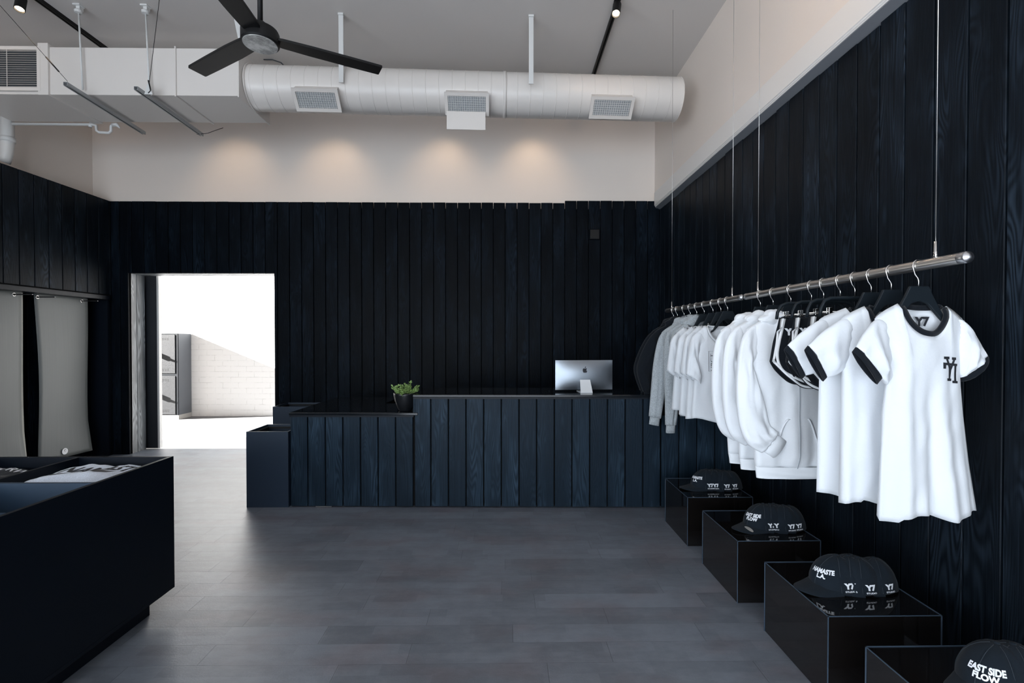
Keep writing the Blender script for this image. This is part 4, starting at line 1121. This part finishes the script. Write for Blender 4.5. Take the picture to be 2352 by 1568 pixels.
def mono():
    q = [[(558, 995), (635, 998), (634, 1031), (558, 1028)], [(670, 1005), (735, 1009), (735, 1042), (670, 1038)],
         [(583, 1026), (614, 1029), (667, 1160), (630, 1160)], [(690, 1036), (720, 1039), (668, 1165), (636, 1150)],
         [(626, 1150), (668, 1150), (652, 1280), (627, 1277)], [(599, 1270), (672, 1277), (672, 1308), (599, 1303)],
         [(545, 1070), (757, 1090), (755, 1120), (545, 1100)], [(545, 1070), (582, 1074), (578, 1150), (541, 1148)],
         [(710, 1110), (742, 1112), (742, 1308), (714, 1306)], [(690, 1302), (762, 1308), (761, 1338), (690, 1333)]]
    return [[(2050+x/5.6, 640+y/5.6) for x, y in p] for p in q]
class Hook:
    """converts photo pixels of a garment in its hanging plane to local metres"""
    def __init__(s, px): s.y = UX(px, 700, XH).y; s.px = px
    def __call__(s, px, py):
        p = UY(px, py, s.y); return (p.x-XH, p.z-ZH)
GR = {}
def garment(name, lab, cat, hk, rz, grp):
    return thing(name, lab, cat, (XH, hk.y, ZH), rz, grp)
# --- ringer tees
def ringer(hpx, lab, kind, seed):
    H = Hook(hpx); s = garment('ringer_tee', lab, 't-shirt', H, 0, 'white ringer tees')
    if kind == 1:
        L = [H(2009, 732), H(2030, 800), H(2036, 880), H(2028, 950), H(2024, 1060), H(2020, 1190)]
        R = [H(2211, 734), H(2203, 800), H(2204, 863), H(2211, 948), H(2224, 1060), H(2243, 1178)]
        neck = (*H(2062, 697), *H(2174, 703), .115)
        sl = [(H(2014, 733), H(2036, 880), .034, 0), (H(1985, 757), H(2030, 882), .034, -.01), (H(1957, 797), H(2014, 868), .016, -.02)]
        sr = [(H(2206, 734), H(2203, 860), .040, 0), (H(2235, 765), H(2204, 866), .040, .0), (H(2257, 806), H(2210, 864), .034, 0)]
        cl = [sl[-1], (H(1949, 807), H(2004, 881), .015, -.02)]; cr_ = [sr[-1], (H(2262, 822), H(2208, 876), .036, 0)]
        hem = lambda t: -.905-.012*math.sin(t*5)+(-.012 if t < -.7 else 0)
    else:
        X0 = H.px
        L = [(-.195, -.187), (-.19, -.30), (-.192, -.40), (-.196, -.6), (-.20, -.90)]
        R = [(.16, -.187), (.15, -.30), (.15, -.42), (.16, -.6), (.19, -.90)]
        if kind == 3: L = [(x-.02, z) for x, z in L]
        neck = (-.105, -.138, .09, -.142, .115)
        e = -.02 if kind == 3 else 0
        sl = [((-.19+e, -.188), (-.188+e, -.385), .030, 0), ((-.26+e, -.232), (-.215+e, -.405), .030, 0), ((-.325+e, -.292), (-.252+e, -.415), .013, -.0)]
        sr = [((.158, -.188), (.15, -.40), .030, 0), ((.21, -.235), (.165, -.41), .034, 0), ((.245, -.30), (.18, -.41), .03, 0)]
        cl = [sl[-1], ((-.338+e, -.308), (-.266+e, -.430), .012, 0)]; cr_ = [sr[-1], ((.255, -.315), (.19, -.425), .03, 0)]
        hem = lambda t: -.895-.012*math.sin(t*5+kind)+(-.01 if t < -.6 else 0)
    Dd = lambda v: .030+.010*v
    bm, nl = body_mesh(L, R, neck, Dd, hem, A=.020 if kind == 1 else .013, seed=seed)
    bmesh.ops.recalc_face_normals(bm, faces=bm.faces); bm.normal_update(); bv = BVHTree.FromBMesh(bm)
    obj('body', bm, M['fwhite'], s, smooth=True, solid=.002)
    obj('neckband', neck_ring(nl, .0095), M['fblack'], s, smooth=True)
    for a, b in ((sl, cl), (sr, cr_)):
        obj('sleeve', sleeve_mesh(a, 28, seed=seed, root=True, crease=.55), M['fwhite'], s, smooth=True, solid=.002)
        obj('cuff', sleeve_mesh(b, seed=seed, wr=.001), M['fblack'], s, smooth=True, solid=.004)
    # stitched hem line
    bm = bmesh.new()
    if kind == 1:
        for poly in mono():
            pts = [H(*p) for p in poly]; n0 = len(bm.verts)
            tmp = bmesh.new(); vs = [tmp.verts.new((x, z, 0)) for x, z in pts]; tmp.faces.new(vs)
            bmesh.ops.subdivide_edges(tmp, edges=tmp.edges, cuts=3, use_grid_fill=True)
            for v in tmp.verts: v.co = project(bv, v.co.x, v.co.y)
            me = bpy.data.meshes.new('x'); tmp.to_mesh(me); bm.from_mesh(me); tmp.free(); bpy.data.meshes.remove(me)
        obj('monogram', bm, M['print'], s)
        vs, fs = text2d('Y7', .044, .0022)
        c = H(2107, 739)
        obj('neck_print', decal_bm(vs, fs, lambda a, b: Vector((c[0]+.027+a, .0105, c[1]+b)), 0), M['print'], s)
        # put the neck print on the inside of the back sheet
        o = s.children[-1]
        for v in o.data.vertices:
            h = bv.ray_cast(Vector((v.co.x, .0, v.co.z)), Vector((0, 1, 0)))[0]
            if h: v.co.y = h.y-.007
    else: bm.free()
    put_hanger('shoulder', H.y, 0, {1: 'black hanger carrying the nearest ringer tee, with the monogram', 2: 'black hanger carrying the middle ringer tee', 3: 'black hanger carrying the ringer tee next to the black shorts'}[kind])
    return s
ringer(2109.5, 'nearest white ringer tee with black trim and a black chest monogram', 1, .12)
ringer(2047, 'middle white ringer tee, between the nearest and farthest of the three', 2, .35)
ringer(2001, 'farthest white ringer tee, half covering the black shorts', 3, .61)
# --- shorts
def shorts(hpx, lab, hl, seed, ext=None):
    H = Hook(hpx); s = garment('running_shorts', lab, 'shorts', H, 0, 'black shorts with white piping')
    L = [(-.160, -.160), (-.168, -.20), (-.190, -.28), (-.205, -.38), (-.205, -.47)]; R = [(.160, -.160), (.168, -.20), (.190, -.28), (.20, -.38), (.205, -.47)]
    def hem(t):
        u = abs(t); leg = math.sin(min(1, u*1.0)*PI)  # each leg dips mid-way
        return -.375-.13*math.sin(min(1, (1-u)*1.25)*PI/2)**1.0+(.035 if u < .06 else 0)
    bm, nl = body_mesh(L, R, (-.159, -.159, .159, -.159, .008), lambda v: .026+.022*v, hem, A=.006, seed=seed, nb=(44, 22), backdrop=.004)
    bmesh.ops.recalc_face_normals(bm, faces=bm.faces); bm.normal_update(); bv = BVHTree.FromBMesh(bm)
    obj('body', bm, M['fblack'], s, smooth=True, solid=.002)
    def strip(path, w_, nm):
        b2 = bmesh.new(); prev = None; P_ = [Vector((x, 0, z)) for x, z in path]
        for i, p in enumerate(P_):
            t = (P_[min(i+1, len(P_)-1)]-P_[max(i-1, 0)]).normalized(); n_ = Vector((-t.z, 0, t.x))*w_/2
            a, b = b2.verts.new(project(bv, p.x+n_.x, p.z+n_.z, .004)), b2.verts.new(project(bv, p.x-n_.x, p.z-n_.z, .004))
            if prev: b2.faces.new((prev[0], prev[1], b, a))
            prev = (a, b)
        obj(nm, b2, M['elastic'], s, smooth=True, solid=.002)
    N = 26
    for sg in (-1, 1):
        strip([(sg*(.2+.0-.195*k/N), hem(1-.97*k/N)+.009) for k in range(N+1)], .011, 'hem_piping')
        # side stripe curling into the hem
        ctl = [(.140, -.150), (.141, -.166), (.168, -.27), (.180, -.35), (.160, -.415), (.105, -.452), (.045, -.474), (.03, -.48)]
        pth = [q for q in smooth_poly(ctl, 6)][6:-12]
        strip([(sg*x, z) for x, z in pth], .012, 'side_piping')
        strip([(sg*(.160+.035*q), -.166-.21*q) for q in [k/10 for k in range(11)]], .007, 'outer_piping')
    bm = bmesh.new(); n = 60
    obj('waistband', neck_ring(nl, .006), M['fblack'], s, smooth=True)
    vs, fs = text2d('Y7', .042, .003)
    obj('leg_print', decal_bm(vs, fs, lambda a, b: project(bv, -.117+a, -.232+b, .006), 1), M['print_w'], s)
    h = put_hanger('clip', H.y, 0, hl)
    if hpx > 1870:
        for ch in list(s.children)+list(h.children):
            if not ch.name.startswith('hook'): ch.scale = (.88, 1, 1)
    return s
shorts(1864, 'black shorts with white piping nearest the white hoodies', 'rounded clip hanger holding the shorts nearest the white hoodies', .1)
shorts(1892, 'black shorts with white piping, second pair after the white hoodies', 'rounded clip hanger holding the second pair of shorts', .4)
shorts(1930, 'black shorts with white piping, third pair, mostly behind the ringer tees', 'rounded clip hanger with visible clip bar above the ringer tee shoulder', .7)
shorts(1963.6, 'black shorts almost fully hidden behind the farthest ringer tee', 'clip hanger just behind the farthest ringer tee hanger', .2)
# --- hooded tops
def hood_mesh(cx_, cz_, w_, h_, d_, seed):
    bm = bmesh.new(); t = bmesh.ops.create_uvsphere(bm, u_segments=40, v_segments=26, radius=1)
    for v in bm.verts:
        c = v.co; fold = .22*math.sin(c.x*4.5+c.z*5+seed)+.25*noise.noise(c*1.9+Vector((seed, 0, 0)))-.55*abs(noise.noise(c*2.6+Vector((seed, 4, 1))))-.3*math.exp(-((c.z-.25*c.x-.1)/.10)**2)
        r = 1+fold*.35
        c.x, c.y, c.z = cx_+c.x*w_*r+.2*w_*c.z, c.y*d_*r+.012, cz_+c.z*h_*r-.28*h_*(c.x**2)
    return bm
def hoodie(hpx, lab, hl, mat, spec, grp, name='hooded_sweatshirt', zipper=False, seed=0., cat='hoodie'):
    H = Hook(hpx); s = garment(name, lab, cat, H, 0, grp)
    L, R, sl, sr, hemz, hd = [spec[k] for k in ('L', 'R', 'sl', 'sr', 'hem', 'hood')]
    hem = lambda t: hemz
    nk = (-.085, -.135, .085, -.135, .05)
    bm, nl = body_mesh(L, R, nk, lambda v: spec.get('D', .034)+.012*v, hem, A=.009*spec.get('fold', 1), seed=seed)
    for v in bm.verts:
        if v.co.z < hemz+.06: v.co.y *= .55+.45*max(0, (v.co.z-hemz)/.06)
    bmesh.ops.recalc_face_normals(bm, faces=bm.faces); bm.normal_update(); bv = BVHTree.FromBMesh(bm)
    obj('body', bm, mat, s, smooth=True, solid=.003)
    # ribbed hem band
    a, b = L[-1][0], R[-1][0]
    dh = spec.get('D', .034)
    sec = [((a*1.0, hemz+.006), (b*1.0, hemz+.006), dh+.002, 0), ((a*.97, hemz-.025), (b*.97, hemz-.025), dh+.004, 0), ((a*.95, hemz-.055), (b*.95, hemz-.055), dh, 0)]
    bm = sleeve_mesh(sec, 40, 2, .004, seed); obj('ribbed_hem', bm, mat, s, smooth=True, solid=.003)
    for q in (sl, sr):
        obj('sleeve', sleeve_mesh(q, 32, seed=seed, root=True, crease=.6), mat, s, smooth=True, solid=.003)
        (tx, tz), (bx, bz), th, yc = q[-1]; (px_, pz), (qx, qz), _, _ = q[-2]
        dv = (Vector(((tx+bx)/2, (tz+bz)/2))-Vector(((px_+qx)/2, (pz+qz)/2))).normalized()*.065
        m0 = Vector(((tx+bx)/2, (tz+bz)/2)); e0, e1 = Vector((tx, tz)), Vector((bx, bz)); f = .82
        e0, e1 = m0+(e0-m0)*f, m0+(e1-m0)*f
        obj('ribbed_cuff', sleeve_mesh([(tuple(e0), tuple(e1), th*.85, yc), (tuple(e0+dv), tuple(e1+dv), th*.75, yc)], 18, 1, .002, seed), mat, s, smooth=True, solid=.003)
    obj('hood', hood_mesh(hd[0], hd[1], hd[2], hd[3], .045, seed*7), mat, s, smooth=True, sub=1)
    if zipper:
        b2 = bmesh.new(); prev = None
        for k in range(40):
            z = -.21+(hemz-.0+.21)*k/39; a, b = b2.verts.new(project(bv, .019, z, .003)), b2.verts.new(project(bv, .024, z, .003))
            if prev: b2.faces.new((prev[0], prev[1], b, a))
            prev = (a, b)
        obj('zip', b2, M['zip'], s, solid=.002)
        for sg in (-1, 1):
            b2 = bmesh.new(); prev = None
            for k in range(14):
                x = .02+sg*(.045+.075*k/13); z = hemz+.26-.20*(k/13)**1.5
                a, b = b2.verts.new(project(bv, x, z, .004)), b2.verts.new(project(bv, x+.010*sg, z+.002, .004))
                if prev: b2.faces.new((prev[0], prev[1], b, a))
                prev = (a, b)
            obj('pocket_edge', b2, mat, s, smooth=True, solid=.003)
    put_hanger('shoulder', H.y, 0, hl); return s
WH = dict(L=[(-.235, -.215), (-.225, -.32), (-.21, -.45), (-.20, -.7), (-.185, -.945)], R=[(.205, -.215), (.205, -.32), (.20, -.45), (.20, -.7), (.19, -.945)], hem=-.94, sag=.015,
          sl=[((-.20, -.195), (-.20, -.44), .030, 0), ((-.262, -.27), (-.19, -.47), .032, -.005), ((-.288, -.45), (-.155, -.55), .036, -.010), ((-.285, -.66), (-.125, -.70), .038, -.018), ((-.245, -.80), (-.10, -.735), .036, -.028), ((-.17, -.855), (-.085, -.745), .030, -.030)],
          sr=[((.18, -.20), (.19, -.44), .036, 0), ((.235, -.27), (.18, -.47), .042, 0), ((.26, -.45), (.16, -.55), .044, 0), ((.265, -.66), (.165, -.68), .04, 0), ((.26, -.82), (.19, -.83), .034, 0)],
          hood=(-.088, -.150, .078, .046))
hoodie(1746.8, 'farthest white hoodie, just past the join between the rails', 'black hanger of the farthest white hoodie', M['ffleece'], WH, 'white hoodies', seed=.15)
hoodie(1776, 'middle white hoodie, between the other two white hoodies', 'black hanger of the middle white hoodie', M['ffleece'], WH, 'white hoodies', seed=.47)
hoodie(1816.7, 'nearest white zip hoodie with front pockets, beside the black shorts', 'black hanger of the nearest white zip hoodie', M['ffleece'], WH, 'white hoodies', seed=.77, zipper=True)
GY = dict(L=[(-.19, -.21), (-.18, -.4), (-.17, -.55), (-.165, -.70)], R=[(.19, -.21), (.18, -.4), (.17, -.55), (.165, -.70)], hem=-.70,
          sl=[((-.165, -.195), (-.16, -.43), .034, 0), ((-.215, -.26), (-.15, -.46), .038, 0), ((-.255, -.45), (-.135, -.52), .036, 0), ((-.275, -.66), (-.155, -.68), .030, 0), ((-.295, -.91), (-.195, -.93), .026, -.0)],
          sr=[((.165, -.2), (.16, -.43), .034, 0), ((.215, -.26), (.15, -.46), .036, 0), ((.235, -.45), (.14, -.52), .034, 0), ((.25, -.60), (.16, -.62), .03, 0), ((.25, -.72), (.17, -.73), .026, 0)],
          hood=(-.01, -.120, .095, .055))
GY2 = dict(GY); GY2['sl'] = [((-.165, -.195), (-.16, -.43), .034, 0), ((-.205, -.26), (-.14, -.46), .038, 0), ((-.215, -.45), (-.10, -.52), .038, 0), ((-.205, -.70), (-.085, -.70), .034, 0), ((-.20, -.96), (-.115, -.96), .028, 0)]
GY3 = dict(GY); GY3['sl'] = [((-.165, -.195), (-.16, -.43), .034, 0), ((-.20, -.26), (-.14, -.46), .038, 0), ((-.19, -.45), (-.08, -.52), .038, 0), ((-.165, -.60), (-.055, -.62), .034, 0), ((-.14, -.80), (-.06, -.80), .028, 0)]
hoodie(1571.8, 'farthest heather grey hoodie, its left cuff hanging by the counter', 'black hanger of the farthest grey hoodie', M['fgrey'], GY, 'heather grey hoodies', seed=.2)
hoodie(1586, 'middle heather grey hoodie with the lowest-hanging cuff', 'black hanger of the middle grey hoodie', M['fgrey'], GY2, 'heather grey hoodies', seed=.5)
hoodie(1600.8, 'nearest heather grey hoodie, against the plain white tees', 'black hanger of the nearest grey hoodie', M['fgrey'], GY3, 'heather grey hoodies', seed=.8)
BK = dict(D=.020, L=[(-.20, -.20), (-.19, -.4), (-.18, -.55), (-.175, -.68)], R=[(.20, -.20), (.19, -.4), (.18, -.55), (.175, -.68)], hem=-.68,
          sl=[((-.17, -.19), (-.165, -.43), .034, 0), ((-.245, -.25), (-.16, -.46), .040, 0), ((-.33, -.42), (-.17, -.54), .040, 0), ((-.355, -.55), (-.20, -.60), .036, 0), ((-.30, -.72), (-.215, -.68), .03, 0)],
          sr=[((.17, -.19), (.165, -.43), .034, 0), ((.235, -.25), (.16, -.46), .036, 0), ((.25, -.42), (.17, -.54), .034, 0), ((.26, -.60), (.18, -.62), .03, 0), ((.26, -.72), (.2, -.73), .03, 0)],
          hood=(-.02, -.115, .095, .05))
hoodie(1547.5, 'farthest black hoodie at the counter end of the rail', 'farthest black hanger, at the counter end of the rail', M['fblack'], BK, 'black hoodies', seed=.3)
hoodie(1556.5, 'black hoodie directly beside the heather grey hoodies', 'black hanger of the black hoodie beside the grey ones', M['fblack'], BK, 'black hoodies', seed=.6)
# --- plain white tees
def tee(hpx, lab, hl, seed, prt=False):
    H = Hook(hpx); s = garment('white_tee', lab, 't-shirt', H, 0, 'plain white tees')
    L = [(-.215, -.225), (-.215, -.35), (-.225, -.5), (-.235, -.65), (-.245, -.81)]; R = [(.20, -.225), (.19, -.35), (.19, -.5), (.19, -.65), (.19, -.81)]
    nk = (-.150, -.170, .12, -.170, .13)
    bm, nl = body_mesh(L, R, nk, lambda v: .030+.014*v, lambda t: -.81-.014*math.sin(t*4+seed*9), A=.012, seed=seed)
    bmesh.ops.recalc_face_normals(bm, faces=bm.faces); bm.normal_update(); bv = BVHTree.FromBMesh(bm)
    obj('body', bm, M['fwhite'], s, smooth=True, solid=.002)
    obj('neckband', neck_ring(nl, .006), M['fwhite'], s, smooth=True)
    sl = [((-.19, -.212), (-.20, -.42), .032, 0), ((-.245, -.26), (-.20, -.46), .038, 0), ((-.270, -.38), (-.185, -.52), .040, -.01), ((-.285, -.50), (-.19, -.565), .036, -.015)]
    sr = [((.175, -.212), (.18, -.42), .03, 0), ((.225, -.26), (.18, -.46), .034, 0), ((.25, -.38), (.17, -.52), .034, 0), ((.255, -.5), (.17, -.55), .032, 0)]
    for q in (sl, sr): obj('sleeve', sleeve_mesh(q, 28, seed=seed*3, root=True, crease=.6), M['fwhite'], s, smooth=True, solid=.002)
    if prt:
        vs, fs = text2d('HBCT', .045, .0); obj('chest_print', decal_bm(vs, fs, lambda a, b: project(bv, -.118-b*.5, -.42+a), 1), M['print'], s)
        b2 = bmesh.new(); vs = [b2.verts.new(project(bv, x, z, .003)) for x, z in ((-.121, -.49), (-.109, -.49), (-.109, -.53), (-.121, -.53))]; b2.faces.new(vs); obj('print_bar', b2, M['print'], s)
        b2 = bmesh.new(); pts = [project(bv, x, z, .002) for x, z in ((-.138, -.345), (-.098, -.345), (-.098, -.48), (-.138, -.48))]; tube(b2, pts, .0012, 6, closed=True); obj('print_outline', b2, M['print'], s)
    put_hanger('shoulder', H.y, 0, hl)
tee(1617.8, 'farthest plain white tee, touching the grey hoodies', 'black hanger of the farthest white tee', .22)
tee(1638, 'second plain white tee from the grey hoodies', 'black hanger of the second white tee', .43)
tee(1656, 'third plain white tee from the grey hoodies', 'black hanger of the third white tee', .71)
tee(1671.5, 'nearest plain white tee, with a small vertical chest print', 'black hanger with the broad open shoulders near the rail join', .93, True)
bpy.context.view_layer.update()
